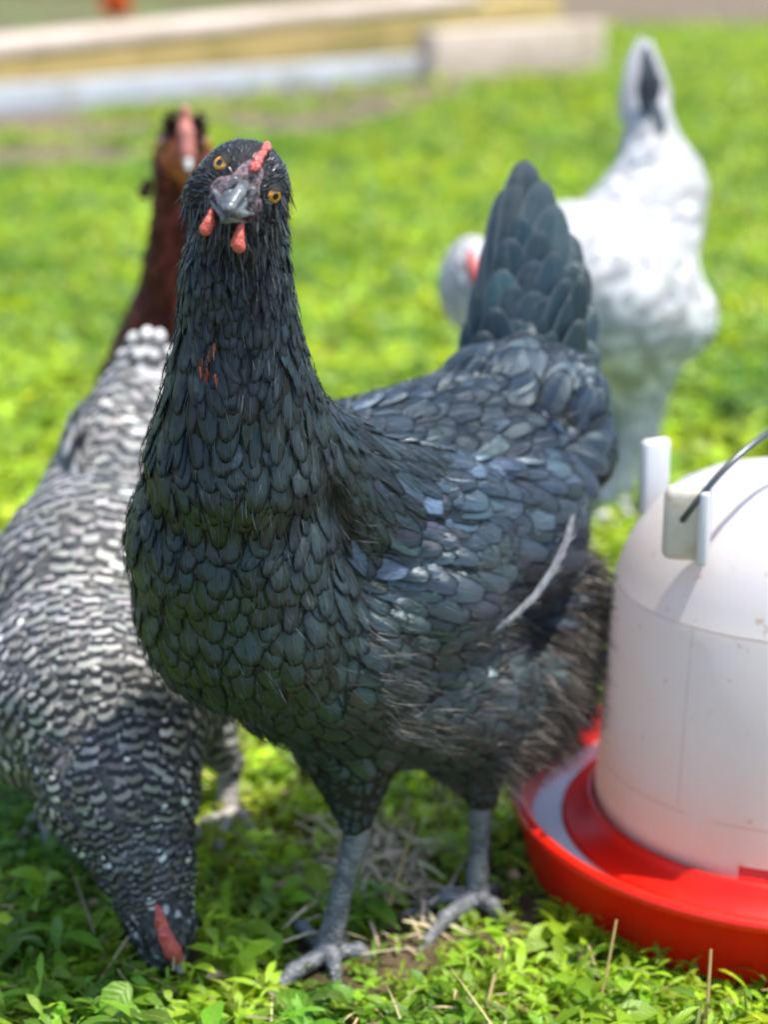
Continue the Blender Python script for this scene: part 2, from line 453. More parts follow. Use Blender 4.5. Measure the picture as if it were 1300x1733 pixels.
root = thing('black_hen', 'glossy blue-black hen standing in the middle, head tilted, staring into the camera', 'hen', (0.0, 0.99, 0.0))
BLACK = root
E = P(411, 316, .858); camv = np.array([0, 0, CAM_H])
Fv = nrm(camv-E); Rv = nrm(np.cross(Fv, [0,0,1.0])); Rv = Rv if Rv[0] > 0 else -Rv; Uv = nrm(np.cross(Rv, Fv)); Uv = Uv if Uv[2] > 0 else -Uv
Xh = .855*Rv-.52*Uv; Zh = .52*Rv+.855*Uv; Yh = Fv
HF = np.array([Xh, Yh, Zh])
def H(x, y, z): return E+x*Xh+y*Yh+z*Zh

axis = nrm([.60, .78, .04]); down = np.array([0, 0, -1.0])
SF = side_frame(axis); sdn = SF[1]
wingax = nrm([.62, .76, -.22]); WF = side_frame(wingax)
S = Sdf(260)
# head and neck
S.ell(H(0,-.002,.0012), HF, (.0205,.023,.0208), flow=-Yh*1.0+down*.35, reg='head', L=.006, W=.0020)
S.cone(H(-.010,.004,-.012), H(.010,.004,-.012), .0125, .0125, flow=down*1-Yh*.5, reg='head', L=.006, W=.002)
nk = [(404,400,.875,.0215), (398,470,.882,.0225), (404,550,.890,.0255), (404,650,.897,.0335), (398,770,.908,.0460)]
for i in range(4):
    a, b = nk[i], nk[i+1]
    S.cone(P(*a[:3]), P(*b[:3]), a[3], b[3], flow=(0.0,-.12,-1), reg=['neck','neck','neck','breast'][i], L=[.017,.025,.033,.030][i], W=[.0045,.0078,.0115,.0150][i])
# cape of the hackle over the shoulder
S.cone(P(455,680,.905), P(575,820,.942), .022, .018, flow=(.42,.25,-1), reg='neck', L=.044, W=.0115)
S.cone(P(480,720,.930), P(670,800,.980), .022, .014, flow=(.8,.5,-.85), reg='neck', L=.044, W=.0115)
# breast, belly, back
S.ball(P(393,910,.930), .0555, flow=(.05,-.05,-1), reg='breast', L=.027, W=.0165)
S.ball(P(421,1020,.945), .0612, flow=(.28,.15,-1), reg='breast', L=.026, W=.0160)
S.ball(P(530,1085,.975), .0600, flow=(.75,.5,-.55), reg='breast', L=.026, W=.0165)
S.ball(P(640,960,1.03), .080, flow=(.85,.6,-.30), reg='breast', L=.028, W=.0180)
S.cone(P(600,1130,1.00), P(760,1160,1.04), .052, .050, flow=(.95,.5,-.22), reg='breast', L=.030, W=.0185)
S.ball(P(800,880,1.09), .070, flow=(.7,.75,-.05), reg='back', L=.044, W=.0215)
S.cone(P(600,780,1.03), P(760,760,1.10), .034, .045, flow=(.72,.75,.05), reg='back', L=.042, W=.0195)
S.ball(P(840,690,1.135), .040, flow=(.5,.6,.55), reg='saddle', L=.042, W=.027)
S.ball(P(915,700,1.14), .043, flow=(.55,.5,.35), reg='saddle', L=.042, W=.028)
S.ball(P(960,770,1.14), .030, flow=(.8,.4,-.1), reg='saddle', L=.040, W=.026)
S.cone(P(885,640,1.155), P(892,520,1.175), .030, .012, flow=(0,.2,1), reg='saddle', L=.034, W=.022)
# fluffy rear and flank
S.cone(P(930,1000,1.12), P(890,1150,1.09), .034, .040, flow=(.75,.2,-.7), reg='fluff', L=.02, W=.01)
S.cone(P(800,1215,1.06), P(890,1180,1.09), .040, .036, flow=(.7,.3,-.6), reg='fluff', L=.02, W=.01)
# wing lying on the flank
S.ell(P(700,870,.985), WF, (.070,.019,.040), flow=(.80,.55,-.30), reg='wing', L=.034, W=.0170)
S.ell(P(820,890,1.02), WF, (.075,.019,.038), flow=(.66,.60,-.42), reg='wing', L=.046, W=.0195)
# thighs
S.cone(P(590,1200,1.00), P(602,1384,.985), .046, .0110, flow=(0,0,-1), reg='thigh', L=.02, W=.01)
S.cone(P(790,1250,1.06), P(815,1345,1.045), .036, .0110, flow=(.1,0,-1), reg='thigh', L=.02, W=.01)
V, F = S.mesh(.0035)
body = mesh_obj('body', V, F, M['under'], root)

reg_of = lambda Q: S.region(Q)
def grp(*names): return lambda Q: np.isin(S.region(Q), names)
# breast and belly
Q = scatter(V, F, lambda q: S.blend(q, 'W', .015, 1)*.50, 160000, grp('breast'))
n = len(Q); print('breast', n)
g = np.clip((Q[:,0]+.09)/.12, 0, 1)[:, None]  # shaded left to lit right side, painted into the feather colours
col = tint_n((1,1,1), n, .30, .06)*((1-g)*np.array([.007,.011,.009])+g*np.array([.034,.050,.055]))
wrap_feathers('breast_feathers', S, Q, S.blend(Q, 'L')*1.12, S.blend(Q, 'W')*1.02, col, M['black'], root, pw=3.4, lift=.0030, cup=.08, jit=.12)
# neck hackle
Q = scatter(V, F, lambda q: S.blend(q, 'W', .008, 1)*.44, 160000, grp('neck'))
n = len(Q); print('neck', n)
col = tint_n((.007,.012,.016), n, .65, .08)
wrap_feathers('neck_feathers', S, Q, S.blend(Q, 'L'), S.blend(Q, 'W'), col, M['hackle'], root, pw=2.2, lift=.0030, cup=.22, jit=.13)
# back and saddle
Q = scatter(V, F, lambda q: S.blend(q, 'W', .018, 1)*.40, 160000, grp('back', 'saddle'))
n = len(Q); print('back', n)
wrap_feathers('back_feathers', S, Q, S.blend(Q, 'L'), S.blend(Q, 'W'), tint_n((.009,.016,.026), n, .6, .07), M['blackback'], root, pw=2.6, lift=.0040, cup=.08, jit=.14)
Q = scatter(V, F, lambda q: np.full(len(q), .0085), 60000, lambda q: np.linalg.norm(q-P(970,695,1.115), axis=1) < .050)
wrap_feathers('rump_feathers', S, Q, .040, .024, tint_n((.018,.030,.045), len(Q), .5, .07), M['blackback'], root, pw=3.0, lift=.0045, cup=.14, jit=.25, flow=np.tile([.45,.35,.55], (len(Q),1)))
# wing coverts
Q = scatter(V, F, lambda q: S.blend(q, 'W', .016, 1)*.44, 160000, grp('wing'))
n = len(Q); print('wing', n)
wing = wrap_feathers('wing', S, Q, S.blend(Q, 'L')*1.15, S.blend(Q, 'W'), tint_n((.027,.045,.068), n, .65, .07), M['blackwing'], root, pw=2.6, lift=.0036, cup=.05, jit=.08)
# folded flight feathers along the lower wing, coverts lying over them
Qf = []; 
for r_, (k_, x0_, x1_) in enumerate(((9, 625, 800), (8, 640, 790))):
    for i in range(k_):
        f = i/(k_-1); Qf.append(P(x0_+(x1_-x0_)*f, 990-34*r_+26*math.sin(f*2.6)-50*f*f, .975+.035*f))
Qf = S.snap(np.array(Qf), .0012, 5); nf = len(Qf)
wrap_feathers('flight_feathers', S, Qf, np.array([.078]*9+[.058]*8), np.array([.0175]*9+[.0185]*8), tint_n((.030,.042,.056), nf, .3, .05), M['blackwing'], root, pw=2.8, lift=.0050, cup=.10, jit=.04,
              flow=np.array([nrm(wingax*(1.0)+np.array([0,0,-.20+.28*(i % 9)/8])) for i in range(nf)]))
# long wing quills below the coverts
B0, T0, W0 = [], [], []
for i in range(9):
    f = i/8
    a = P(690+70*f, 985+35*f-8*i, .975+.02*f); b = P(800+150*f, 1052-120*f, 1.03+.055*f)
    B0.append(a); T0.append(b); W0.append(.018)
o = free_feathers('wing_quills', B0, T0, np.tile(sdn+[0,0,-.3], (9,1)), W0, tint_n((.030,.036,.042), 9, .2), M['blackwing'], root, pw=3.2, bend=.06)
# pale grey feather that curls up behind the wing
cl = [P(832,1066,.995), P(868,1042,1.005), P(905,1008,1.015), P(936,962,1.025), P(957,915,1.035), P(966,868,1.05)]
wd = [.0012,.003,.0055,.0055,.0035,.0005]
cl = np.array(cl); vv = []; 
for i in range(6):
    t = nrm(cl[min(i+1,5)]-cl[max(i-1,0)]); b = nrm(np.cross(t, sdn))
    for u in (-1,-.5,0,.5,1): vv.append(cl[i]+b*wd[i]*u*.5+sdn*(.003*(1-u*u)))
ff = [[i*5+j, i*5+j+1, (i+1)*5+j+1, (i+1)*5+j] for i in range(5) for j in range(4)]
uvp = [(j/4, i/5) for i in range(6) for j in range(5)]
M['pale'] = feather_mat('pale_grey_feather', rough=.5, lace=(.10,.11,.13), shaft=(.3,.3,.3), barb=.4)
o = mesh_obj('pale_wing_feather', np.array(vv), np.array(ff), M['pale'], root, np.tile([.21,.225,.25], (30,1)), np.array(uvp))
o['label'] = 'single pale grey feather curling up behind the wing'

nb = 420; fi = rng.random(nb)*4.6; ia = fi.astype(int); fr_ = (fi-ia)[:, None]; Qs = cl[ia]*(1-fr_)+cl[ia+1]*fr_
tt = nrm(cl[ia+1]-cl[ia]); bb = np.cross(tt, sdn); sg = rng.choice([-1,1], nb)[:, None]
strands('pale_barbs', Qs+sdn*.002, tt+bb*sg*.45+rng.normal(0,.12,(nb,3)), rng.uniform(.004,.009,nb), .0005, tint_n((.22,.23,.25), nb, .4), M['strand'], root, sag=0, curl=.2, segs=3)
# tail: stiff feathers in an upright fan, shorter coverts in front
tips = [(888,270,100),(858,318,92),(918,305,92),(846,380,96),(940,345,92),(968,395,96),(824,462,100),(986,445,96),(800,535,100),(1004,520,92),(775,592,90),(1014,590,84)]
B0, T0, W0, N0 = [], [], [], []
for i, (x, y, wpx) in enumerate(tips):
    Yt = 1.215-.004*i; bx = 880+(x-888)*.35
    B0.append(P(bx, 650, 1.16-.001*i)); T0.append(P(x, y, Yt)); W0.append(wpx/FPX*1.22*1.12)
    N0.append(np.array([(x-888)/180.0, -1, .45]))
tail = free_feathers('tail_feathers', B0, T0, N0, W0, tint_n((.008,.021,.027), len(tips), .3), M['blacktail'], root, pw=3.2, ridge=.22, bend=.05, base=.45)
cov = [(882,365,50),(915,390,56),(862,402,60),(905,440,62),(940,425,52),(848,455,60),(868,480,58),(905,492,66),(930,500,60),(962,470,56),(835,520,62),(872,540,66),(940,560,62),(985,540,56),(815,560,60),(1000,600,62),
       (972,500,50),(988,470,44)]
B0, T0, W0, N0 = [], [], [], []
for i, (x, y, wpx) in enumerate(cov):
    Yt = 1.178-.0035*(y-365)/20; bx = 885+(x-888)*.55
    B0.append(P(bx, y+175, Yt-.012)); T0.append(P(x, y, Yt)); W0.append(wpx/FPX*1.2*1.38)
    N0.append(np.array([(x-892)/130.0+rng.normal(0,.10), -1, .45]))
free_feathers('tail_coverts', B0, T0, N0, W0, tint_n((.010,.026,.034), len(cov), .5), M['blacktail'], root, pw=3.2, ridge=.34, bend=.07, base=.5)
row = [(905,650,60),(935,668,60),(960,700,60),(930,715,56),(985,762,56),(955,745,56),(890,690,56),(800,590,62),(845,578,64),(893,575,72),(940,590,70),(985,610,66),(1012,640,64),(770,610,56),(820,615,60),(865,612,62),(912,618,64),(955,632,66),(1000,665,66),(1024,700,62),(1034,745,58),(1030,790,54),
       (975,690,60),(1005,735,56),(1008,800,54),(1016,840,48)]
B0, T0, W0, N0 = [], [], [], []
for i, (x, y, wpx) in enumerate(row):
    k = np.clip((x-880)/140, -1, 1); Yt = 1.125-.004*(y-590)/20+.02*abs(k)
    bx = x-k*62-14; by = y+75-max(0, (y-640))*.72
    B0.append(P(bx, by, Yt-.012)); T0.append(P(x, y, Yt)); W0.append(wpx/FPX*1.2*1.15)
    N0.append(np.array([k*.9+rng.normal(0,.1), -1, .75]))
free_feathers('saddle_feathers', B0, T0, N0, W0, tint_n((.018,.030,.045), len(row), .4), M['blacktail'], root, pw=3.4, ridge=.34, bend=.13, base=.6)

# downy strands: rear fluff, thighs, loose barbs between breast and wing
Q = scatter(V, F, lambda q: np.full(len(q), .0021), 60000, grp('fluff'))
n = len(Q); N = S.grad(Q); fl = nrm(S.blend(Q, 'flow')); print('fluff', n)
isth = np.isin(S.region(Q), ['thigh'])
k = rng.random((n,1)); c = k*np.array([.11,.095,.083])+(1-k)*np.array([.020,.018,.017]); c[rng.random(n) < .18] = (.24,.21,.19)
c[isth] = c[isth]*.28
d = nrm(fl+N*np.where(isth,.05,.35)[:,None]+rng.normal(0,.25,(n,3))*np.where(isth,.4,1)[:,None])
Ls = np.where(isth, .010, .017)*rng.uniform(.6,1.3,n)
Q2 = np.repeat(Q, 5, 0)+rng.normal(0,.0012,(n*5,3)); d2 = nrm(np.repeat(d,5,0)+rng.normal(0,.2,(n*5,3)))
strands('fluff', Q2, d2, np.repeat(Ls,5)*rng.uniform(.7,1.2,n*5), .0005, np.repeat(c,5,0)*rng.uniform(.7,1.3,(n*5,1)), M['strand'], root, sag=.15, curl=.4)
Q = scatter(V, F, lambda q: np.full(len(q), .0050), 30000, lambda q: grp('thigh')(q) & (q[:,2] < .135))
m1 = np.linalg.norm(Q[:,:2]-P(600,1330,.99)[:2], axis=1) < np.linalg.norm(Q[:,:2]-P(805,1300,1.052)[:2], axis=1); Q1 = Q[m1]; Q = Q[~m1]
wrap_feathers('thigh_plumage', S, Q1, .015, .0085, tint_n((.010,.011,.012), len(Q1), .3), M['black'], root, pw=2.6, lift=.0016, cup=.1, jit=.15)
wrap_feathers('thigh_plumage', S, Q, .015, .0085, tint_n((.010,.011,.012), len(Q), .3), M['black'], root, pw=2.6, lift=.0016, cup=.1, jit=.15)
n = 1500; px_ = rng.uniform(600, 850, n); py_ = 1035+(px_-600)*.30+rng.normal(0, 26, n)
Qs = S.snap(np.array([P(a, b, .99+.0004*(a-600)) for a, b in zip(px_, py_)]), .0035, 4); N = S.grad(Qs); fl = nrm(S.blend(Qs, 'flow'))
strands('flank_wisps', Qs, fl+N*.15+rng.normal(0,.22,(n,3)), rng.uniform(.008,.020,n), .00045, tint_n((.075,.073,.068), n, .5), M['strand'], root, sag=.1, curl=.4)
# soft rear wisps against the drinker
n = 260; Qs = np.array([P(1000+rng.normal(0,14)-abs(f)*10, 960+f*170, 1.10+rng.normal(0,.008)) for f in rng.random(n)])
d = nrm(np.array([.9,-.15,.15])+rng.normal(0,.35,(n,3)))
strands('rear_wisps', Qs, d, rng.uniform(.018,.034,n), .0010, tint_n((.035,.03,.028), n, .4), M['strand'], root, sag=.5, curl=.6, segs=6)
Qc = scatter(V, F, lambda q: np.full(len(q), .0040), 70000, grp('breast', 'wing', 'neck', 'back'))
n = len(Qc); N = S.grad(Qc); fl = nrm(S.blend(Qc, 'flow'))
pal = vnoise(Qc[:,0]*45+3, Qc[:,2]*45, 5) ; sel = (pal > -1); Qc, N, fl = Qc[sel], N[sel], fl[sel]; n = len(Qc)
Qc = np.repeat(Qc, 3, 0)+rng.normal(0,.002,(n*3,3)); Qc = S.snap(Qc, .0028, 1)
strands('loose_barbs', Qc, np.repeat(fl,3,0)+np.repeat(N,3,0)*.06+rng.normal(0,.16,(n*3,3)), rng.uniform(.004,.010,n*3), .00032, tint_n((.030,.038,.042), n*3, .6), M['strand'], root, sag=.05, curl=.3)

# throat bristles merging into the neck
tm = grp('neck', 'head')
Q = scatter(V, F, lambda q: np.full(len(q), .0012), 90000, lambda q: tm(q) & (q[:,2] > P(400,470,.88)[2]))
n = len(Q); N = S.grad(Q)
strands('throat_feathers', Q, np.tile(down,(n,1))+N*.08+rng.normal(0,.13,(n,3)), rng.uniform(.007,.012,n), .0010, tint_n((.022,.026,.030), n, .7), M['strand_gloss'], root, sag=.1, curl=.2)

# bare face skin round the beak
SK = Sdf(700)
SK.ell(H(0,.0115,-.006), HF, (.0150,.0120,.0125)); SK.ell(H(0,.0115,.004), HF, (.0085,.0115,.0105))
SK.ell(H(-.0125,.0090,-.013), HF, (.0060,.0060,.0075)); SK.ell(H(.0125,.0090,-.012), HF, (.0060,.0060,.0080))
Vk, Fk = SK.mesh(.0009)
m = NT('bare_face_skin'); co = m.coord(); n1 = m.noise(300, 5, co, .75)
hx = m.n('ShaderNodeVectorMath', operation='DOT_PRODUCT'); hx.inputs[1].default_value = tuple(Zh); m.l(co, hx.inputs[0])
z0 = float(np.dot(H(0,0,0)-np.array(root.location), Zh))
ck = m.mix(m.smooth(n1, .40, .62), (.035,.036,.042), (.36,.25,.28))
hy = m.n('ShaderNodeVectorMath', operation='DOT_PRODUCT'); hy.inputs[1].default_value = tuple(Xh); m.l(co, hy.inputs[0])
x0 = float(np.dot(H(0,0,0)-np.array(root.location), Xh))
ax_ = m.math('ABSOLUTE', m.math('SUBTRACT', hy.outputs['Value'], x0))
rd = m.math('MULTIPLY', m.smooth(hx.outputs['Value'], z0-.006, z0-.012), m.smooth(ax_, .0055, .0085))
ck = m.mix(m.math('MULTIPLY', rd, m.smooth(m.noise(420,4,co), .36, .50)), ck, (.42,.030,.03))
m.set(color=ck, rough=.40, spec=.5); m.bump(m.noise(700, 5, co, .8), 1.0, .0016); M['bareface'] = m.m
mesh_obj('face_skin', Vk, Fk, M['bareface'], root)
src = H(0,.03,-.006)
nb = 900
Qb = SK.snap(np.array([H(rng.uniform(-.018,.018), rng.uniform(.008,.022), rng.uniform(-.02,.014)) for _ in range(nb)]), 0, 3)
Nb = SK.grad(Qb); qb = (Qb-E)@HF.T; kb = rng.random(nb) < np.clip((np.linalg.norm(qb[:,[0,2]]-[0,-.005], axis=1)-.005)/.012, .05, 1)
Qb, Nb = Qb[kb], Nb[kb]; nb = len(Qb)
db = nrm(Qb-src); db = nrm(db-(db*Nb).sum(1,keepdims=True)*Nb*.8)
strands('face_bristles', Qb, db+rng.normal(0,.2,(nb,3)), rng.uniform(.002,.0040,nb), .00045, tint_n((.03,.032,.036), nb, .5), M['strand_gloss'], root, sag=0, segs=3)

# beak
K = Sdf(2300)
K.cone(H(0,.0200,.0010), H(0,.0285,-.0040), .0034, .0028); K.cone(H(0,.0285,-.0040), H(-.0006,.0350,-.0120), .0032, .0024); K.cone(H(-.0004,.0350,-.0110), H(.0004,.0352,-.0172), .0025, .0010)
K.cone(H(-.0003,.0310,-.0030), H(-.0008,.0375,-.0120), .0006, .0006)
for sx in (-1, 1):
    K.cone(H(sx*.0040,.021,-.0050), H(sx*.0018,.0315,-.0120), .0030, .0020)
    K.cone(H(sx*.0098,.0200,-.0085), H(sx*.0040,.0285,-.0115), .0010, .0024)
    K.cone(H(sx*.0098,.0200,-.0085), H(sx*.0104,.0185,-.0120), .0010, .0008)
Vb, Fb = K.mesh(.0005); beak = mesh_obj('beak', Vb, Fb, M['beak'], root)
K2 = Sdf(1500)
for sx in (-1, 1): K2.cone(H(sx*.0092,.0185,-.0130), H(sx*.0025,.0285,-.0150), .0010, .0018)
K2.cone(H(0,.018,-.0145), H(.0005,.0290,-.0165), .0030, .0022)
Vb, Fb = K2.mesh(.0005); mesh_obj('lower_beak', Vb, Fb, M['beak'], root)
K3 = Sdf(1500)
for sx in (-1, 1):
    K3.cone(H(sx*.0045,.0222,.0005), H(sx*.0056,.0232,-.0045), .0021, .0016)
    Vb, Fb = K3.mesh(.0006); no = mesh_obj('nostril', Vb, Fb, M['nostril']); no.parent = beak; no.data.transform(Matrix.Translation(-root.location)); K3 = Sdf(1500)
# comb
K = Sdf(2500); pz = [(0,.0222,.0075),(.0005,.0215,.0105),(-.0003,.0195,.0138),(.0005,.0168,.0168),(0,.0130,.0193),(0,.0085,.0212),(0,.002,.0222)]
for i in range(6): K.cone(H(*pz[i]), H(*pz[i+1]), .0006+.00019*i, .0008+.00019*i)
for i in range(60):
    f = rng.random()*5; a = int(f); p = np.array(pz[a])*(1-f+a)+np.array(pz[a+1])*(f-a)
    K.ball(H(p[0]+rng.normal(0,.0010), p[1]+.0008+.0002*f, p[2]+.0005), rng.uniform(.0004,.0009))
Vb, Fb = K.mesh(.0005); mesh_obj('comb', Vb, Fb, M['comb'], root)
Q = []; 
for px, py, k_ in ((318,620,9),(336,632,12),(357,645,8),(352,600,6),(334,604,5)):
    Q += [P(px+rng.normal(0,3), py+rng.normal(0,5), .852) for _ in range(k_)]
Q = np.array(Q); n = len(Q); Q = S.snap(Q, .0042, 4)
strands('rust_flecks', Q, np.tile([0.,0,-1],(n,1))+rng.normal(0,.15,(n,3)), rng.uniform(.003,.006,n), .0008, tint_n((.26,.06,.02), n, .6), M['strand'], root, sag=0, curl=.15, segs=3)
# head: short glossy bristle feathers
EYES = (P(372,276,.8455), P(465,332,.8455))
def near_face(Q):
    q = (Q-E)@HF.T
    return (SK.d(Q) > .0000) & ~((abs(q[:,0]) < .0018) & (q[:,1] > 0) & (q[:,2] > 0)) \
        & ~((np.linalg.norm(Q-EYES[0], axis=1) < .0060) | (np.linalg.norm(Q-EYES[1], axis=1) < .0060))
hm = grp('head')
Q = scatter(V, F, lambda q: np.full(len(q), .00050), 200000, lambda q: hm(q) & near_face(q))
n = len(Q); N = S.grad(Q); print('head', n)
q = (Q-E)@HF.T
src = H(0,.03,-.006); d = nrm(nrm(Q-src)*1.0+down*.25*(q[:,2:3] < -.004)); d = nrm(d-(d*N).sum(1,keepdims=True)*N*.93)
strands('head_feathers', Q+N*.0003, d+rng.normal(0,.07,(n,3)), rng.uniform(.0026,.0042,n), .00062, tint_n((.035,.040,.046), n, .7), M['strand_gloss'], root, sag=.06, curl=.10, segs=3)
# wattles
for pts in ([(360,350,.836,.0010),(357,362,.833,.0013),(354,376,.832,.0024),(348,388,.832,.0030)], [(409,372,.836,.0011),(407,384,.833,.0014),(404,400,.832,.0023),(402,412,.832,.0031),(405,418,.832,.0028)]):
    K = Sdf(2600)
    for a, b in zip(pts, pts[1:]): K.cone(P(*a[:3]), P(*b[:3]), a[3], b[3])
    Vb, Fb = K.mesh(.0006); mesh_obj('wattle', Vb, Fb, M['wattle'], root)
# eyes with dark lids
for (x, y), ox in (((372,276), -1), ((465,332), 1)):
    c = P(x, y, .8455)+Yh*.0028; out = nrm(Yh*.80+Xh*ox*.55+Zh*.05)
    ey = eyeball(root, c-out*.0022, out, .0044, M['eye'])
    V2 = []; F2 = []; ring = 28; a1 = nrm(np.cross(out, [0,0,1.])); a2 = np.cross(out, a1)
    for i in range(ring):
        for j in range(8):
            an = 2*math.pi*i/ring; bn = 2*math.pi*j/8; rr_ = .0043+.0009*math.cos(bn)
            V2.append(c-out*.0014+(a1*math.cos(an)+a2*math.sin(an))*rr_+out*.0012*math.sin(bn))
            F2.append([i*8+j, i*8+(j+1)%8, ((i+1)%ring)*8+(j+1)%8, ((i+1)%ring)*8+j])
    lid = mesh_obj('eyelid', V2, F2, M['under']); lid.parent = ey
    V3, F3 = uv_sphere(.0050, 24, 16); V3[:, 2] *= .80
    Rq = np.array(Vector(out).to_track_quat('Z', 'Y').to_matrix()); Vw = V3@Rq.T+(c-out*.0022)
    cen = Vw[F3].mean(1)-(c-out*.0022); kf = (cen@nrm(Zh*.86+out*.20-Xh*ox*.30)) > .0029
    F3 = F3[kf]; used = np.unique(F3); mp_ = -np.ones(len(Vw), int); mp_[used] = np.arange(len(used))
    hood = mesh_obj('upper_eyelid', Vw[used], mp_[F3], M['under']); hood.parent = ey
    hood.data.transform(ey.rotation_euler.to_matrix().to_4x4().inverted() @ Matrix.Translation(-(Vector(c-out*.0022))))
    q = ey.rotation_euler.to_matrix().to_4x4().inverted()
    lid.data.transform(q @ Matrix.Translation(-(Vector(c-out*.0022))))
# legs
make_leg(root, P(608,1392,.985), P(553,1612,.972), [P(440,1712,.925), P(572,1668,.952), P(655,1640,.985)], P(470,1560,1.02), r=.0070)
make_leg(root, P(815,1345,1.045), P(806,1520,1.040), [P(702,1622,.985), P(700,1545,1.03), P(862,1580,1.01)], P(868,1520,1.085), r=.0070)

# ------------------------------------------------------------------ the other hens
M['bar'] = feather_mat('barred_feather', 'bar', rough=.55, spec=.4, barb=.3)
M['barunder'] = skin_mat('grey_down', (.04,.04,.042), (.10,.10,.10), 300, .9, .2)
M['white'] = feather_mat('white_feather', rough=.6, spec=.3, lace=(.42,.45,.49), shaft=(.7,.7,.7), barb=.3, lace_w=.15)
M['whiteunder'] = skin_mat('white_down', (.55,.56,.58), (.66,.66,.67), 300, .9, .2)
M['brown'] = feather_mat('red_brown_feather', rough=.55, spec=.2, tint=(1,.7,.6), lace=(.020,.006,.004), shaft=(.14,.05,.03), barb=.3)
M['brownunder'] = skin_mat('brown_down', (.03,.010,.007), (.06,.02,.012), 300, .9, .2)
M['paleshank'] = scale_mat('pale_shank_skin', (.28,.26,.25), (.40,.37,.35), (.5,.5,.5))
M['orangeeye'] = eye_mat('orange_eye', (.75,.25,.01))
M['palebeak'] = skin_mat('pale_horn_beak', (.30,.31,.31), (.45,.44,.42), 260, .3, .2)

def clad(S, V, F, name, regs, mat, parent, colf, k=.6, pw=3.4, lift=.0035, cup=.16, jit=.15, tries=40000):
    Q = scatter(V, F, lambda q: S.blend(q, 'W', .015)*k, tries, lambda q: np.isin(S.region(q), regs))
    return wrap_feathers(name, S, Q, S.blend(Q, 'L'), S.blend(Q, 'W'), colf(len(Q), Q), mat, parent, pw=pw, lift=lift, cup=cup, jit=jit)

# barred hen, head down and pecking
root = thing('barred_hen', 'black and white barred hen pecking at the grass, left of the black hen', 'hen', (-.17, 1.12, 0.0))
S = Sdf(220)
S.ell(P(282,1588,.962), np.eye(3), (.0150,.018,.021), flow=(-.3,.45,1), reg='head', L=.009, W=.005)
S.cone(P(272,1560,.970), P(246,1460,.985), .0180, .0250, flow=(-.25,.3,1), reg='neck', L=.016, W=.008)
S.cone(P(246,1460,.985), P(200,1330,1.015), .0250, .046, flow=(-.2,.5,.7), reg='neck', L=.020, W=.0105)
S.cone(P(205,1330,1.015), P(185,1200,1.05), .046, .064, flow=(-.1,.8,.5), reg='body', L=.026, W=.014)
S.ball(P(140,1180,1.08), .070, flow=(-.1,.9,.4), reg='body', L=.030, W=.016)
S.ball(P(240,1150,1.10), .060, flow=(.1,.9,.35), reg='body', L=.030, W=.016)
S.ell(P(172,1000,1.18), np.eye(3), (.078,.10,.075), flow=(0,1,.3), reg='body', L=.034, W=.018)
S.cone(P(190,920,1.24), P(215,800,1.31), .064, .052, flow=(.1,1,.55), reg='body', L=.036, W=.019)
S.cone(P(215,740,1.34), P(245,650,1.38), .042, .028, flow=(.15,.8,.9), reg='body', L=.040, W=.020)
for sx, x in ((-1, 60), (1, 300)): S.cone(P(x,1150,1.16), P(x+(85 if sx>0 else 25),1290,1.165), .035, .010, flow=(0,.1,-1), reg='body', L=.026, W=.015)
V, F = S.mesh(.005); mesh_obj('body', V, F, M['barunder'], root)
f = lambda n, Q: tint_n((.27,.265,.25), n, .36, .03)
clad(S, V, F, 'body_feathers', ['body'], M['bar'], root, f, k=.52, jit=.22)
def nc_(n, Q):
    c = tint_n((.15,.15,.15), n, .3, .03); c[rng.random(n) < .10] = (.7,.7,.7); return c
clad(S, V, F, 'neck_feathers', ['neck'], M['bar'], root, nc_, k=.50, pw=2.4)
def hc(n, Q):
    c = tint_n((.014,.015,.018), n, .4); c[rng.random(n) < .13] = (.45,.45,.45); return c
M['speck'] = feather_mat('speckled_black_feather', rough=.45, spec=.5, barb=.3)
clad(S, V, F, 'head_feathers', ['head'], M['speck'], root, hc, k=.45, pw=2.6, lift=.0015)
tp = [(225,560),(250,552),(272,556),(205,590),(290,585),(190,630),(300,630),(235,590),(262,590)]
B0 = [P(225+.4*(x-245), 720, 1.33) for x, y in tp]; T0 = [P(x, y, 1.40-.005*i) for i, (x, y) in enumerate(tp)]
free_feathers('tail_feathers', B0, T0, [[(x-245)/80, -1, .4] for x, y in tp], .024, tint_n((.52,.51,.50), 9, .1, .02), M['bar'], root, pw=3, bend=.05)
# wing edges standing a little off the back
tp = [(118,694,1.28),(112,712,1.27),(132,680,1.29),(122,735,1.26),(100,790,1.24),(90,835,1.22)]
B0 = [P(x+35, y+150, Y-.08) for x, y, Y in tp]; T0 = [P(x, y, Y) for x, y, Y in tp]
free_feathers('wing_quills', B0, T0, [[-1,-.5,.6]]*6, .015, tint_n((.36,.35,.34), 6, .1, .02), M['bar'], root, pw=3, bend=.08)
K = Sdf(1200)   # comb
cp = [(268,1540,.943,.0020),(272,1562,.940,.0032),(281,1588,.939,.0040),(291,1608,.941,.0048),(298,1620,.944,.0042)]
for a, b in zip(cp, cp[1:]): K.cone(P(*a[:3]), P(*b[:3]), a[3], b[3])
for a in cp[:4]: K.ball(P(a[0]-4, a[1]-6, a[2]-.003), a[3]*.7)
Vb, Fb = K.mesh(.0008); mesh_obj('comb', Vb, Fb, M['comb'], root)
K = Sdf(1200); K.cone(P(298,1615,.952), P(305,1643,.948), .0060, .0022)
Vb, Fb = K.mesh(.0008); mesh_obj('beak', Vb, Fb, M['palebeak'], root)
K = Sdf(900); K.ell(P(301,1588,.958), np.eye(3), (.0045,.008,.012)); K.ell(P(264,1600,.957), np.eye(3), (.004,.008,.009)); K.cone(P(304,1602,.962),P(310,1622,.962),.004,.003)
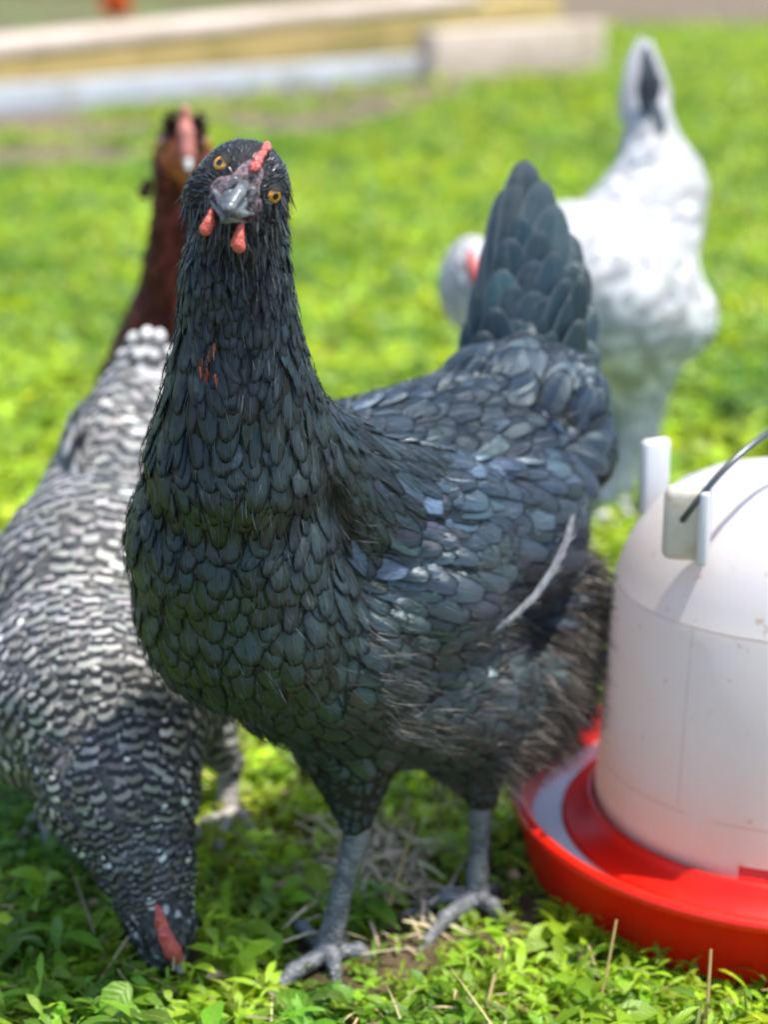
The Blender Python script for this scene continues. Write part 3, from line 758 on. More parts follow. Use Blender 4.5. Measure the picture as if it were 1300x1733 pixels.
Vb, Fb = K.mesh(.001); mesh_obj('face_skin', Vb, Fb, M['comb'], root)
eyeball(root, P(306,1580,.958), (.95,-.2,.1), .0042, M['orangeeye']); eyeball(root, P(256,1592,.955), (-.95,-.3,.2), .0042, M['orangeeye'])
make_leg(root, P(388,1290,1.17), P(384,1385,1.155), [P(318,1432,1.10), P(370,1435,1.105), P(430,1410,1.14)], P(395,1365,1.20), r=.008, mat='paleshank', claws=False)
make_leg(root, P(85,1300,1.17), P(80,1385,1.155), [P(35,1425,1.12), P(80,1440,1.10), P(125,1420,1.12)], P(85,1365,1.20), r=.008, mat='paleshank', claws=False)

# red-brown hen behind the black one
root = thing('brown_hen', 'red-brown hen behind the black hen, facing the camera with its neck stretched up', 'hen', (-.18, 1.68, 0.0))
S = Sdf(200)
S.ell(P(310,262,1.60), np.eye(3), (.023,.028,.026), flow=(0,.6,-.6), reg='head', L=.010, W=.006)
S.cone(P(308,300,1.61), P(304,450,1.63), .0225, .0285, flow=(0,0,-1), reg='neck', L=.030, W=.012)
S.cone(P(304,450,1.63), P(300,600,1.66), .0285, .060, flow=(0,-.1,-1), reg='neck', L=.036, W=.015)
S.ball(P(290,690,1.67), .072, flow=(0,0,-1), reg='body', L=.034, W=.020)
S.ell(P(370,730,1.74), np.eye(3), (.104,.125,.078), flow=(.4,.9,-.1), reg='body', L=.036, W=.022)
S.cone(P(400,640,1.85), P(420,560,1.93), .045, .02, flow=(.2,.7,.7), reg='body', L=.05, W=.025)
for x in (310, 400): S.cone(P(x,800,1.70), P(x,900,1.70), .045, .016, flow=(0,0,-1), reg='body', L=.026, W=.015)
V, F = S.mesh(.006); mesh_obj('body', V, F, M['brownunder'], root)
clad(S, V, F, 'neck_feathers', ['neck','head'], M['brown'], root, lambda n, Q: tint_n((.095,.020,.012), n, .4, .08), k=.5, pw=2.3)
clad(S, V, F, 'body_feathers', ['body'], M['brown'], root, lambda n, Q: tint_n((.13,.040,.018), n, .4, .08), k=.55)
K = Sdf(700)
K.ell(P(310,262,1.582), np.eye(3), (.0225,.014,.020)); K.cone(P(312,290,1.585), P(314,312,1.59), .012, .008)
Vb, Fb = K.mesh(.0015)
m = NT('orange_red_face_skin'); co = m.coord(); m.set(color=m.mix(m.smooth(m.noise(140,3,co), .4, .6), (.42,.13,.03), (.30,.06,.03)), rough=.6); m.bump(m.noise(500,3,co), .5, .001)
mesh_obj('face_skin', Vb, Fb, m.m, root)
M['pinkcomb'] = skin_mat('dusty_pink_comb', (.32,.09,.07), (.42,.17,.13), 500, .6, .5)
K = Sdf(700); K.cone(P(312,196,1.585), P(314,225,1.565), .0045, .0062); K.cone(P(314,225,1.565), P(317,262,1.558), .0066, .0066)
for y in (190,200,212,226): K.ball(P(311+y/90., y-3, 1.575), .0042)
Vb, Fb = K.mesh(.0015); mesh_obj('comb', Vb, Fb, M['pinkcomb'], root)
K = Sdf(900); K.cone(P(317,262,1.560), P(319,286,1.548), .0055, .0025)
Vb, Fb = K.mesh(.0012); mesh_obj('beak', Vb, Fb, M['palebeak'], root)
for pts in ([(290,200,1.59),(288,222,1.575)], [(334,204,1.59),(338,224,1.575)]):
    Q = np.array([P(*pts[0])*(1-f)+P(*pts[1])*f+rng.normal(0,.0035,3) for f in rng.random(260)])
    strands('crown_feathers', Q, np.tile([0,-.5,.6],(260,1))+rng.normal(0,.3,(260,3)), .006, .0022, tint_n((.020,.007,.006), 260, .3), M['strand'], root, segs=3)
eyeball(root, P(276,243,1.572), (-.7,-.7,.1), .0062, M['orangeeye']); eyeball(root, P(347,243,1.572), (.7,-.7,.1), .0062, M['orangeeye'])
for sx, x in ((-1,250),(1,262)):
    K = Sdf(900); K.cone(P(x,312,1.60), P(x-6,326,1.595), .005, .006)
    if sx < 0: Vb, Fb = K.mesh(.0015); mesh_obj('ear_lobe', Vb, Fb, M['brownunder'], root)
make_leg(root, P(310,890,1.70), P(308,968,1.69), [P(285,1000,1.65), P(310,1008,1.64), P(340,1000,1.66)], P(310,955,1.74), r=.008, vox=.002, claws=False)
make_leg(root, P(400,890,1.72), P(400,962,1.71), [P(375,992,1.67), P(400,1000,1.66), P(430,992,1.68)], P(400,950,1.76), r=.008, vox=.002, claws=False)

# white hen with its head down on the left and its tail up
root = thing('white_hen', 'white hen in the background with its dark-patched tail pointing up', 'hen', (.22, 1.86, 0.0))
S = Sdf(130)
S.ell(P(1045,500,1.86), np.eye(3), (.083,.100,.095), flow=(.5,.2,.2), reg='body', L=.045, W=.028)
S.ball(P(1085,385,1.88), .060, flow=(.5,.2,.6), reg='body', L=.045, W=.028)
S.cone(P(1115,330,1.89), P(1095,180,1.92), .040, .021, flow=(-.1,.2,1), reg='body', L=.05, W=.028)
S.ball(P(1120,320,1.90), .044, flow=(.3,.3,.9), reg='body', L=.05, W=.028)
S.cone(P(950,470,1.84), P(850,490,1.79), .075, .050, flow=(.9,.2,.3), reg='body', L=.04, W=.025)
S.ell(P(797,482,1.75), np.eye(3), (.030,.036,.046), flow=(.6,.2,.5), reg='head', L=.020, W=.014)
S.ball(P(1150,540,1.84), .038, flow=(.5,-.1,-.8), reg='body', L=.045, W=.028)
S.cone(P(1075,600,1.85), P(1080,730,1.84), .050, .019, flow=(0,0,-1), reg='body', L=.035, W=.022)
S.cone(P(1075,730,1.84), P(1035,840,1.83), .019, .014, flow=(-.2,0,-1), reg='shin', L=.025, W=.016)
S.cone(P(960,620,1.86), P(950,750,1.86), .055, .02, flow=(0,0,-1), reg='body', L=.035, W=.022)
S.ell(P(1010,878,1.815), np.eye(3), (.040,.030,.012), flow=(-.5,-.7,-.3), reg='shin', L=.024, W=.014)
V, F = S.mesh(.007); mesh_obj('body', V, F, M['whiteunder'], root)
clad(S, V, F, 'body_feathers', ['body','head'], M['white'], root, lambda n, Q: tint_n((.39,.395,.40), n, .06, .015), k=.42, lift=.0022, jit=.12)
clad(S, V, F, 'foot_feathers', ['shin'], M['white'], root, lambda n, Q: tint_n((.50,.50,.51), n, .12, .015), k=.5, lift=.005, jit=.4)
tp = [(1084,62),(1098,66),(1072,85),(1066,115),(1108,88),(1118,112),(1126,135),(1062,140)]
B0 = [P(1095+.5*(x-1095), 230, 1.90) for x, y in tp]; T0 = [P(x, y, 1.945-.004*i) for i, (x, y) in enumerate(tp)]
free_feathers('tail_feathers', B0, T0, [[(x-1095)/80, -1, .2] for x, y in tp], .030, tint_n((.40,.40,.42), 8, .06, .01), M['white'], root, pw=2.6, bend=.03)
tp = [(1094,78),(1100,92),(1108,108),(1090,108),(1118,128),(1086,128),(1100,125),(1112,140)]
B0 = [P(1095+.3*(x-1095), y+62, 1.890) for x, y in tp]; T0 = [P(x, y, 1.900-.002*i) for i, (x, y) in enumerate(tp)]
free_feathers('grey_tail_coverts', B0, T0, [[(x-1098)/60, -1, .2] for x, y in tp], .014, tint_n((.055,.060,.075), 8, .2, .02), M['blacktail'], root, pw=2.6, bend=.03)
tp = [(1108,170,1.862)]
B0 = [P(x+14, y+60, Y-.004) for x, y, Y in tp]; T0 = [P(x, y, Y) for x, y, Y in tp]
free_feathers('dark_fleck', B0, T0, [[0,-1,.2]], .014, tint_n((.09,.10,.12), 1, .2, .02), M['blacktail'], root, pw=3, bend=.03)
K = Sdf(600); K.ell(P(805,465,1.718), np.eye(3), (.007,.010,.011)); K.cone(P(800,450,1.72), P(795,430,1.725), .006, .004)
Vb, Fb = K.mesh(.002); mesh_obj('face_skin', Vb, Fb, M['comb'], root)
K = Sdf(600); K.cone(P(805,490,1.715), P(806,512,1.705), .006, .002)
Vb, Fb = K.mesh(.002); mesh_obj('beak', Vb, Fb, M['palebeak'], root)
make_leg(root, P(1050,820,1.835), P(1030,872,1.83), [P(985,895,1.79), P(1020,905,1.78), P(1060,895,1.80)], P(1035,860,1.87), r=.010, mat='paleshank', vox=.003, claws=False)
make_leg(root, P(950,760,1.86), P(950,868,1.86), [P(920,890,1.82), P(950,900,1.81), P(980,890,1.83)], P(950,855,1.90), r=.010, mat='paleshank', vox=.003, claws=False)

# ------------------------------------------------------------------ the drinker
TX, TY = .262, 1.092
root = thing('poultry_drinker', 'milky white plastic poultry drinker standing in a red tray, with wire handle', 'drinker', (TX, TY, 0.0))
c0 = np.array([TX, TY, 0.0])
m = NT('red_plastic'); co = m.coord(); n = m.noise(30, 5, co, .7)
m.set(color=m.mix(m.smooth(n, .45, .75), (.74,.014,.004), (.62,.022,.006)), rough=m.math('MULTIPLY_ADD', n, .25, .22), spec=.5)
m.bump(m.noise(300, 3, co), .08, .0005); m.translucent(.18, (1,.08,.02)); M['red'] = m.m
rt = .178
prof = [(1e-5,.004),(.158,.004),(.164,.006),(.1675,.011),(rt-.0045,.046),(rt-.002,.0475),(rt,.0495),(rt+.001,.0525),(rt-.001,.0555),(rt-.005,.056),(rt-.008,.0535),(rt-.012,.046),(rt-.018,.020),(rt-.022,.016),(.150,.016),(.147,.020),(.1445,.037),(.1425,.0395),(.1300,.0425),(.1280,.0510),(.1265,.0530),(.1250,.0520),(.1240,.0400),(.1216,.0400),(.1212,.0590),(.1195,.0605),(.1180,.0590),(.1175,.030),(.05,.028),(1e-5,.028)]
V, F = lathe(prof, 128, c0); tray = mesh_obj('tray', V, F, M['red'], root)
# cylinder and dome, with the air notch cut in its foot
a0 = math.radians(270-24); a1 = math.radians(270-2)
def skip(i, j):
    a = 2*math.pi*(j+.5)/192
    return i == 0 and a0 < a < a1
pr = [(.1232,.036),(.1230,.0605),(.1222,.070),(.1195,.140),(.1160,.2000),(.1154,.2015),(.1147,.2030),(.1110,.2150),(.1045,.2300),(.0955,.2435),(.0830,.2550),(.0670,.2635),(.0480,.2690),(.0260,.2718),(1e-5,.2725)]
V, F = lathe(pr, 192, c0, skip)
m = NT('milky_plastic'); co = m.coord(); s3 = m.n('ShaderNodeSeparateXYZ'); m.l(co, s3.inputs[0])
n = m.noise(14, 5, co, .65); n2 = m.noise(70, 4, co, .7)
base = m.mix(m.smooth(n, .40, .70), (.62,.62,.625), (.61,.58,.52))
z = s3.outputs[2]
def line(z0, w): return m.smooth(m.math('ABSOLUTE', m.math('SUBTRACT', z, z0)), w, w*.3)
ang = m.math('ARCTAN2', s3.outputs[1], s3.outputs[0])
va = m.smooth(m.math('ABSOLUTE', m.math('SUBTRACT', ang, math.radians(-90-44))), .012, .003)
va = m.math('MULTIPLY', va, m.math('MULTIPLY', m.smooth(z, .085, .089), m.smooth(z, .202, .198)))
gap = m.smooth(m.math('ABSOLUTE', m.math('SUBTRACT', ang, math.radians(-90-37))), .05, .09)
ln = m.math('MAXIMUM', m.math('MULTIPLY', line(.0845,.0011), gap), line(.2005,.0011)); ln = m.math('MAXIMUM', ln, m.math('MULTIPLY', va, .6))
ln = m.math('MULTIPLY', ln, m.math('MULTIPLY_ADD', n2, 1.2, .05), clamp=True)
base = m.mix(m.math('MULTIPLY', ln, 1.0), base, (.30,.22,.15))
spots = m.smooth(m.noise(130, 4, co), .66, .72); base = m.mix(m.math('MULTIPLY', spots, .75), base, (.32,.22,.13))
base_glow = m.math('MULTIPLY', m.smooth(z, .13, .045), m.math('MULTIPLY_ADD', m.smooth(n2, .3, .7), .6, .4)); base = m.mix(m.math('MULTIPLY', base_glow, .75), base, (.72,.43,.27))  # warm glow low on the wall, painted into the base colour
m.set(color=base, rough=.45, spec=.4); m.bump(m.math('ADD', m.math('MULTIPLY', ln, -1.0), m.math('MULTIPLY', n2, .3)), .35, .001)
m.translucent(.38, m.mix(m.smooth(z, .13, .05), (.92,.90,.90), (.95,.72,.58))); M['milk'] = m.m  # translucent tint also warmed towards the foot for that painted glow
res = mesh_obj('reservoir', V, F, M['milk'], root)
# water in the trough
m = NT('water'); m.set(color=(.45,.42,.42), rough=.03, spec=.9, ior=1.33); m.bump(m.noise(60, 2, m.coord()), .12, .001); M['water'] = m.m
V, F = lathe([(.1440,.0350),(.150,.0352),(.160,.0352),(.1665,.0354)], 96, c0); mesh_obj('water', V, F, M['water'], root)
# two handle lugs on the dome
def lug(px, py, Y, hw, hd, hh, bev, rz, name='handle_lug'):
    c, s = math.cos(rz), math.sin(rz)
    V, F = rbox(P(px, py, Y), [[c,s,0],[-s,c,0],[0,0,1]], (hw, hd, hh), bev)
    return mesh_obj(name, V, F, M['lug'], root)
m = NT('cream_plastic'); co = m.coord(); n = m.noise(60, 4, co, .7)
m.set(color=m.mix(m.smooth(n, .5, .75), (.70,.68,.60), (.50,.38,.22)), rough=.45); m.bump(n, .2, .001); m.translucent(.4, (.85,.8,.7)); M['lug'] = m.m
lug(1160, 884, 1.022, .0125, .008, .0220, .0050, math.radians(-14))
m = NT('white_plastic'); m.set(color=(.70,.71,.73), rough=.4); m.translucent(.3, (.8,.8,.8)); M['wp'] = m.m
c_, s_ = math.cos(math.radians(-14)), math.sin(math.radians(-14))
V, F = rbox(P(1193, 887, 1.014), [[c_,s_,0],[-s_,c_,0],[0,0,1]], (.0032, .0125, .0225), .0025); mesh_obj('handle_lug', V, F, M['wp'], root)
V, F = rbox(P(1108, 806, 1.12), [[.9,.43,0],[-.43,.9,0],[0,0,1]], (.0105, .0040, .0250), .0039); mesh_obj('stop_tab', V, F, M['wp'], root)
m = NT('galvanised_wire'); m.set(color=(.10,.11,.12), rough=.35, metal=.7); M['wire'] = m.m
A = P(1158, 878, 1.008); wp_ = [P(1185,842,1.005), P(1225,796,1.01), P(1262,762,1.02), P(1300,733,1.035), P(1350,705,1.06), P(1430,700,1.10), P(1500,760,1.14), P(1540,860,1.16)]
pts = [A+np.array([.002,.008,-.001]), A]+wp_
fine = []
for i in range(len(pts)-1):
    for k_ in range(4):
        p0, p1, p2, p3 = pts[max(i-1,0)], pts[i], pts[i+1], pts[min(i+2,len(pts)-1)]; t_ = k_/4
        fine.append(.5*((2*p1)+(-p0+p2)*t_+(2*p0-5*p1+4*p2-p3)*t_**2+(-p0+3*p1-3*p2+p3)*t_**3))
fine.append(pts[-1])
V, F = tube(fine, .0019, 10); mesh_obj('wire_handle', V, F, M['wire'], root)

# ------------------------------------------------------------------ ground, grass, weeds, timbers
m = NT('soil_and_moss'); co = m.coord()
n1 = m.noise(2.2, 4, co, .6); n2 = m.noise(35, 6, co, .7); n3 = m.noise(220, 3, co)
soil = m.mix(m.smooth(n2, .35, .65), (.055,.038,.022), (.15,.105,.062))
grn = m.mix(m.smooth(n2, .35, .65), (.055,.11,.012), (.13,.21,.022))
s3 = m.n('ShaderNodeSeparateXYZ'); m.l(co, s3.inputs[0])
far = m.smooth(s3.outputs[1], 1.6, 3.0)
c = m.mix(m.math('MULTIPLY', far, m.smooth(n1, .30, .45)), soil, grn)
m.set(color=c, rough=.9, spec=.2); m.bump(m.math('ADD', n2, m.math('MULTIPLY', n3, .4)), .8, .02)
g = mesh_obj('ground', [(-120,-20,0),(120,-20,0),(120,250,0),(-120,250,0)], [[0,1,2,3]], m.m); kind(g, 'structure')

m = NT('leaf'); u, v = m.uv(); col = m.col(); n = m.noise(500, 2, m.coord())
uu = m.math('ABSOLUTE', m.math('MULTIPLY_ADD', u, 2.0, -1.0))
c = m.mix(1.0, col, m.math('MULTIPLY_ADD', n, .5, .75), 'MULTIPLY')
c = m.mix(m.math('MULTIPLY', m.smooth(uu, .14, .03), .35), c, (.30,.38,.10))
m.set(color=c, rough=.42, spec=.45)
hsv = m.n('ShaderNodeHueSaturation'); hsv.inputs['Value'].default_value = 1.9; hsv.inputs['Hue'].default_value = .475; m.l(c, hsv.inputs['Color'])
m.translucent(.45, hsv.outputs[0]); m.bump(m.math('SINE', m.math('MULTIPLY_ADD', uu, -9.0, m.math('MULTIPLY', v, 38.0))), .25, .0006); M['leaf'] = m.m
m = NT('dry_straw'); m.set(color=m.col(), rough=.7); m.translucent(.2, m.col()); M['straw'] = m.m

def leaves(name, B, yaw, tilt, L, W, col, mat, droop=.5, fold=.25, shape=1.0, rows=5, parent=None):
    """ovate or blade-shaped leaves: base B, heading yaw, rising at tilt and bending over"""
    N = len(B); s = np.linspace(0, 1, rows)
    h = np.stack([np.cos(yaw), np.sin(yaw), np.zeros(N)], 1); z = np.array([0,0,1.0]); b = np.stack([-np.sin(yaw), np.cos(yaw), np.zeros(N)], 1)
    roll = rng.normal(0, .35, N); X = np.empty((N, rows, 3, 3)); p = B.copy(); prev = 0
    wv = np.power(np.sin(np.pi*np.clip(s, .04, .985)**shape), .8)
    if shape < .5: wv = np.sqrt(1-s**1.7)*.9+.1*(1-s)
    for j, t in enumerate(s):
        an = tilt-droop*t
        d = h*np.cos(an)[:, None]+z*np.sin(an)[:, None]; nn = -h*np.sin(an)[:, None]+z*np.cos(an)[:, None]
        if j: p = p+d*((t-prev)*L)[:, None]
        prev = t
        bb = b*np.cos(roll)[:, None]+nn*np.sin(roll)[:, None]; n2_ = nn*np.cos(roll)[:, None]-b*np.sin(roll)[:, None]
        hw = (W*wv[j]*.5)[:, None]
        X[:, j, 1] = p; X[:, j, 0] = p-bb*hw+n2_*hw*fold; X[:, j, 2] = p+bb*hw+n2_*hw*fold
    F = np.array([[j*3+i, j*3+i+1, (j+1)*3+i+1, (j+1)*3+i] for j in range(rows-1) for i in (0,1)])
    F = (F[None]+np.arange(N)[:, None, None]*(rows*3)).reshape(-1, 4)
    uv = np.broadcast_to(np.stack(np.broadcast_arrays(np.array([0,.5,1.])[None, None], s[None, :, None]), -1), (N, rows, 3, 2)).reshape(-1, 2)
    return X.reshape(-1, 3), F, uv, np.repeat(col, rows*3, axis=0)

def green(x, y, n, bright=1.0):
    """leaf colours: patches of yellow green and deep green"""
    a = vnoise(x*9, y*7, 1)*.55+vnoise(x*28, y*24, 2)*.45; a = np.clip((a-.3)/.4, 0, 1)[:, None]
    c = (1-a)*np.array([.075,.175,.012])+a*np.array([.235,.335,.016])
    c = c*np.exp(rng.normal(0,.28,(n,1)))*np.exp(rng.normal(0,.07,(n,3)))
    return np.clip(c*bright, 0, .8)
def G(px, py):
    uy = (866.5-py)/FPX; d = -math.sin(PITCH)+uy*math.cos(PITCH); t = -CAM_H/d
    return ((px-650)/FPX*t, t*(math.cos(PITCH)+uy*math.sin(PITCH)))
g0, g1 = G(-160, 212), G(715, 133)
b0 = np.array(g0)+[-.05,.25]; b1_ = np.array(G(985, 112))+[-.15,1.0]
def strip(x, y):
    d = nrm(b1_-b0); n_ = np.array([-d[1], d[0]]); r = (x-b0[0])*n_[0]+(y-b0[1])*n_[1]; s = np.clip(((x-b0[0])*d[0]+(y-b0[1])*d[1])/np.linalg.norm(b1_-b0), 0, 1)
    return (r > -.35-1.5*(1-s)**1.3) & (s < 1) & (vnoise(x*3.1, y*2.2, 77)+rng.normal(0,.12,len(x)) > .47)
def inbed(x, y):
    d = nrm(b1_-b0); n_ = np.array([-d[1], d[0]]); r = (x-b0[0])*n_[0]+(y-b0[1])*n_[1]; a = (x-b1_[0])*d[0]+(y-b1_[1])*d[1]
    return (r > -.32) & (a < .1)
BARE = [(*P(540,1635,.965)[:2],.038), (*P(600,1650,.960)[:2],.034), (*P(790,1545,1.03)[:2],.036), (*P(720,1600,.995)[:2],.034), (*P(310,1670,.955)[:2],.026), (*P(300,1600,.985)[:2],.022), (*P(625,1470,1.08)[:2],.026), (*P(700,1500,1.05)[:2],.02), (*P(480,1700,.93)[:2],.022), (*P(540,1690,.935)[:2],.028), (*P(640,1665,.95)[:2],.022), (*P(700,1645,.97)[:2],.028), (*P(850,1600,1.0)[:2],.030), (*P(860,1550,1.03)[:2],.03)]
def field(n, y0, y1, edge=.36, add=.32, p=1.0):
    y = y0+(y1-y0)*rng.random(n)**p; x = (rng.random(n)*2-1)*(edge*y+add); return x, y
def blocked(x, y):
    """where the drinker and feet stand"""
    r = ((x-TX)**2+(y-TY)**2 < .160**2)
    for cx, cy, rr in BARE: r = r | ((x-cx)**2+(y-cy)**2 < (rr*rng.uniform(.6,1.25,len(x)))**2)
    return r | inbed(x, y) | strip(x, y)
def dens(x, y, s=14, seed=3): return vnoise(x*s, y*s, seed)*.6+vnoise(x*s*2.7, y*s*2.7, seed+1)*.4

def put(name, X, label, cat, mat, k='stuff'):
    V, F, uv, c = X; o = mesh_obj(name, V, F, mat, None, c, uv); o['kind'] = k; o['label'] = label; o['category'] = cat; return o
def join(*Xs):
    n = 0; Vs, Fs, U, Cc = [], [], [], []
    for V, F, uv, c in Xs: Vs.append(V); Fs.append(F+n); U.append(uv); Cc.append(c); n += len(V)
    return np.concatenate(Vs), np.concatenate(Fs), np.concatenate(U), np.concatenate(Cc)

# small broad-leaved weeds: a stem with whorls of ovate leaves
def weeds(n, y0, y1, sc=1.0, h=.03, thr=.36, seed=3, bright=1.0):
    x, y = field(n, y0, y1); keep = (~blocked(x, y)) & (dens(x, y, 14, seed) > thr+rng.normal(0,.06,n)); x, y = x[keep], y[keep]; n = len(x)
    k = 6; H_ = h*rng.uniform(.3, 1.25, n); lean = rng.normal(0, .25, (n, 2)); pc = green(x, y, n, bright)
    B, yaw, L, W, c, tl = [], [], [], [], [], []
    sz = sc*rng.uniform(.5, 1.35, n); a0_ = rng.random(n)*6.28; asp = rng.choice([.20,.32,.48,.68], n, p=[.3,.35,.25,.10])
    for i in range(k):
        f = (i//2+1)/3.0; zz = H_*f
        B.append(np.stack([x+lean[:,0]*zz, y+lean[:,1]*zz, zz], 1)); yaw.append(a0_+i*3.14+(i//2)*1.35+rng.normal(0,.3,n))
        l = sz*rng.uniform(.009, .021, n)*(1.15-.35*f); L.append(l); W.append(l*asp*rng.uniform(.85,1.2,n)); c.append(pc*rng.uniform(.75,1.3,(n,1))); tl.append(rng.normal(.45,.35,n))
    return leaves('', np.concatenate(B), np.concatenate(yaw), np.concatenate(tl), np.concatenate(L), np.concatenate(W), np.concatenate(c), None, droop=.9, shape=.9), (x, y, H_, lean, pc)
w1, st = weeds(10000, .62, 1.45, 1.0, .019, .32, bright=1.3)
w1b, _ = weeds(1200, .62, 1.02, 1.6, .026, .52, 11, bright=1.3)
_bk = blocked; blocked = lambda x, y: ((x-TX)**2+(y-TY)**2 < .160**2)
x_ = []; n = 1100; w3, _ = weeds(2600, .86, 1.12, .55, .007, .30, 19, bright=1.1); blocked = _bk
put('clover_and_weeds', join(w1, w1b, w3), 'dense small-leaved green weeds covering the ground under the hens', 'weeds', M['leaf'])
def blades(n, y0, y1, l0, l1, wd, rows=4, bright=1.0, p=1.0, thr=.3, edge=.36, add=.32):
    x, y = field(n, y0, y1, edge, add, p); keep = (~blocked(x, y)) & (dens(x, y, 9, 8) > thr+rng.normal(0,.08,n)); x, y = x[keep], y[keep]; n = len(x)
    L = rng.uniform(l0, l1, n)
    return leaves('', np.stack([x, y, np.zeros(n)], 1), rng.random(n)*6.28, rng.uniform(.3, 1.5, n), L, wd*rng.uniform(.6,1.4,n), green(x, y, n, bright), None, droop=1.1, shape=.1, rows=rows, fold=.35)
b1 = blades(20000, .62, 1.5, .012, .042, .0028, 5, 1.3)
b2 = blades(26000, 1.4, 2.6, .025, .055, .006, 4, 1.1)
w2, _ = weeds(9000, 1.35, 2.6, 1.9, .035, .28, 5, bright=1.1)
b3 = blades(45000, 2.5, 6.5, .04, .075, .014, 3, 1.1, .9, .24)
b4 = blades(40000, 5.5, 16, .05, .09, .030, 3, .95, 1.3, .30, .36, .5)
b5 = blades(6000, 4.5, 8.5, .04, .09, .02, 3, .8, 1.0, .30)
put('grass', join(b1, b2, w2, b3, b4, b5), 'bright green lawn grass and leaves stretching back behind the hens', 'grass', M['leaf'])

# straw, dead stalks and bits
n = 1500; x, y = field(n, .62, 1.7); k = (~blocked(x, y)) & (dens(x, y, 6, 21) > .42); x, y = x[k], y[k]; n = len(x)
sX = leaves('', np.stack([x, y, rng.uniform(.003,.016,n)], 1), rng.random(n)*6.28, rng.normal(.05,.3,n), rng.uniform(.015,.07,n), np.full(n,.0018), tint_n((.36,.27,.15), n, .35), None, droop=.1, shape=.1, rows=3, fold=.5)
n = 900; x, y = field(n, .62, 1.6); k = ~blocked(x, y); x, y = x[k], y[k]; n = len(x)
sY = leaves('', np.stack([x, y, rng.uniform(.004,.014,n)], 1), rng.random(n)*6.28, rng.normal(.1,.4,n), rng.uniform(.008,.020,n), rng.uniform(.004,.010,n), tint_n((.30,.20,.11), n, .4), None, droop=.6, shape=.9, rows=4, fold=.3)
n = 420; cx = P(625,1470,1.07); x = cx[0]+rng.normal(0,.022,n); y = 1.085+rng.normal(0,.045,n)
sZ = leaves('', np.stack([x, y, rng.uniform(.004,.018,n)], 1), rng.random(n)*6.28, rng.normal(.1,.3,n), rng.uniform(.010,.045,n), np.full(n,.0026), tint_n((.58,.47,.30), n, .3), None, droop=.3, shape=.1, rows=3, fold=.5)
n = 2600; x, y = field(n, .62, 1.35); k = (~blocked(x, y)) & (dens(x, y, 11, 41) > .48); x, y = x[k], y[k]; n = len(x)
sW = leaves('', np.stack([x, y, rng.uniform(.008,.022,n)], 1), rng.random(n)*6.28, rng.normal(.1,.3,n), rng.uniform(.010,.035,n), np.full(n,.0011), tint_n((.42,.33,.19), n, .35), None, droop=.2, shape=.1, rows=3, fold=.5)
put('straw_litter', join(sX, sY, sZ, sW), 'dry straw bits and dead leaves scattered between the green weeds', 'straw', M['straw'])

# single dry stalks and a sprig by the drinker
def stalk(name, a, b, r, label):
    a = np.array(a); V, F = tube([a, a*(.5)+np.array(b)*.5+[.001,0,.001], np.array(b)], [r, r*.9, r*.7], 6)
    o = mesh_obj(name, V, F, M['stk'], None, None, None, origin=(a[0], a[1], 0)); return tag(o, label, 'stalk')
m = NT('tan_stalk'); m.set(color=(.38,.27,.10), rough=.6); M['stk'] = m.m
stalk('dry_stalk', P(1010,1628,.905)*[1,1,0], P(1044,1556,.925), .0010, 'short tan dry stalk leaning against the front of the red tray')
stalk('dry_stalk', P(1190,1722,.88)*[1,1,0], P(1204,1606,.895), .0012, 'upright yellowish stem in front of the red tray near the right edge')
stalk('dry_stalk', P(640,1500,1.0)*[1,1,0], P(700,1392,1.06), .0012, 'tan straw stem lying in the grass between the legs of the black hen')
def sprig(name, px, py, Y, hh, n, l, label, bright=1.0, asp=.42):
    b = P(px, py, Y); r = thing(name, label, 'plant', (b[0], b[1], 0))
    V, F = tube([[b[0],b[1],0],[b[0]+.002,b[1],hh*.6],[b[0],b[1],hh]], [.0011,.0009,.0005], 6); mesh_obj('stem', V, F, M['stemg'], r)
    f = np.linspace(.35, 1, n); B = np.stack([np.full(n,b[0]), np.full(n,b[1]), hh*f], 1)
    yaw = np.arange(n)*2.4+rng.random()*6; c = tint_n(np.array((.11,.22,.02))*bright, n, .15, .05)
    Vl, Fl, uv, cc = leaves('', B, yaw, np.full(n,.45), np.full(n,l)*rng.uniform(.8,1.15,n), np.full(n,l*asp), c, None, droop=.8, shape=.85, rows=7, fold=.2)
    mesh_obj('leaves', Vl, Fl, M['leaf'], r, cc, uv)
m = NT('green_stem'); m.set(color=(.12,.17,.03), rough=.5); M['stemg'] = m.m
sprig('weed_sprig', 1180, 1650, .885, .030, 5, .020, 'pale leafy sprig standing in front of the red tray')
sprig('weed_sprig', 1262, 1650, .885, .036, 6, .012, 'thin reddish-green sprig against the red tray at the right edge', .8, .3)
sprig('weed_sprig', 80, 1715, .86, .022, 6, .026, 'broad-leaved bright weed in the lower left corner')
sprig('weed_sprig', 200, 1690, .87, .028, 5, .020, 'small weed with pointed leaves below the barred head of the pecking hen', .9)
sprig('weed_sprig', 975, 1560, .955, .022, 6, .010, 'small round-leaved weed touching the front left of the red tray', .7, .8)

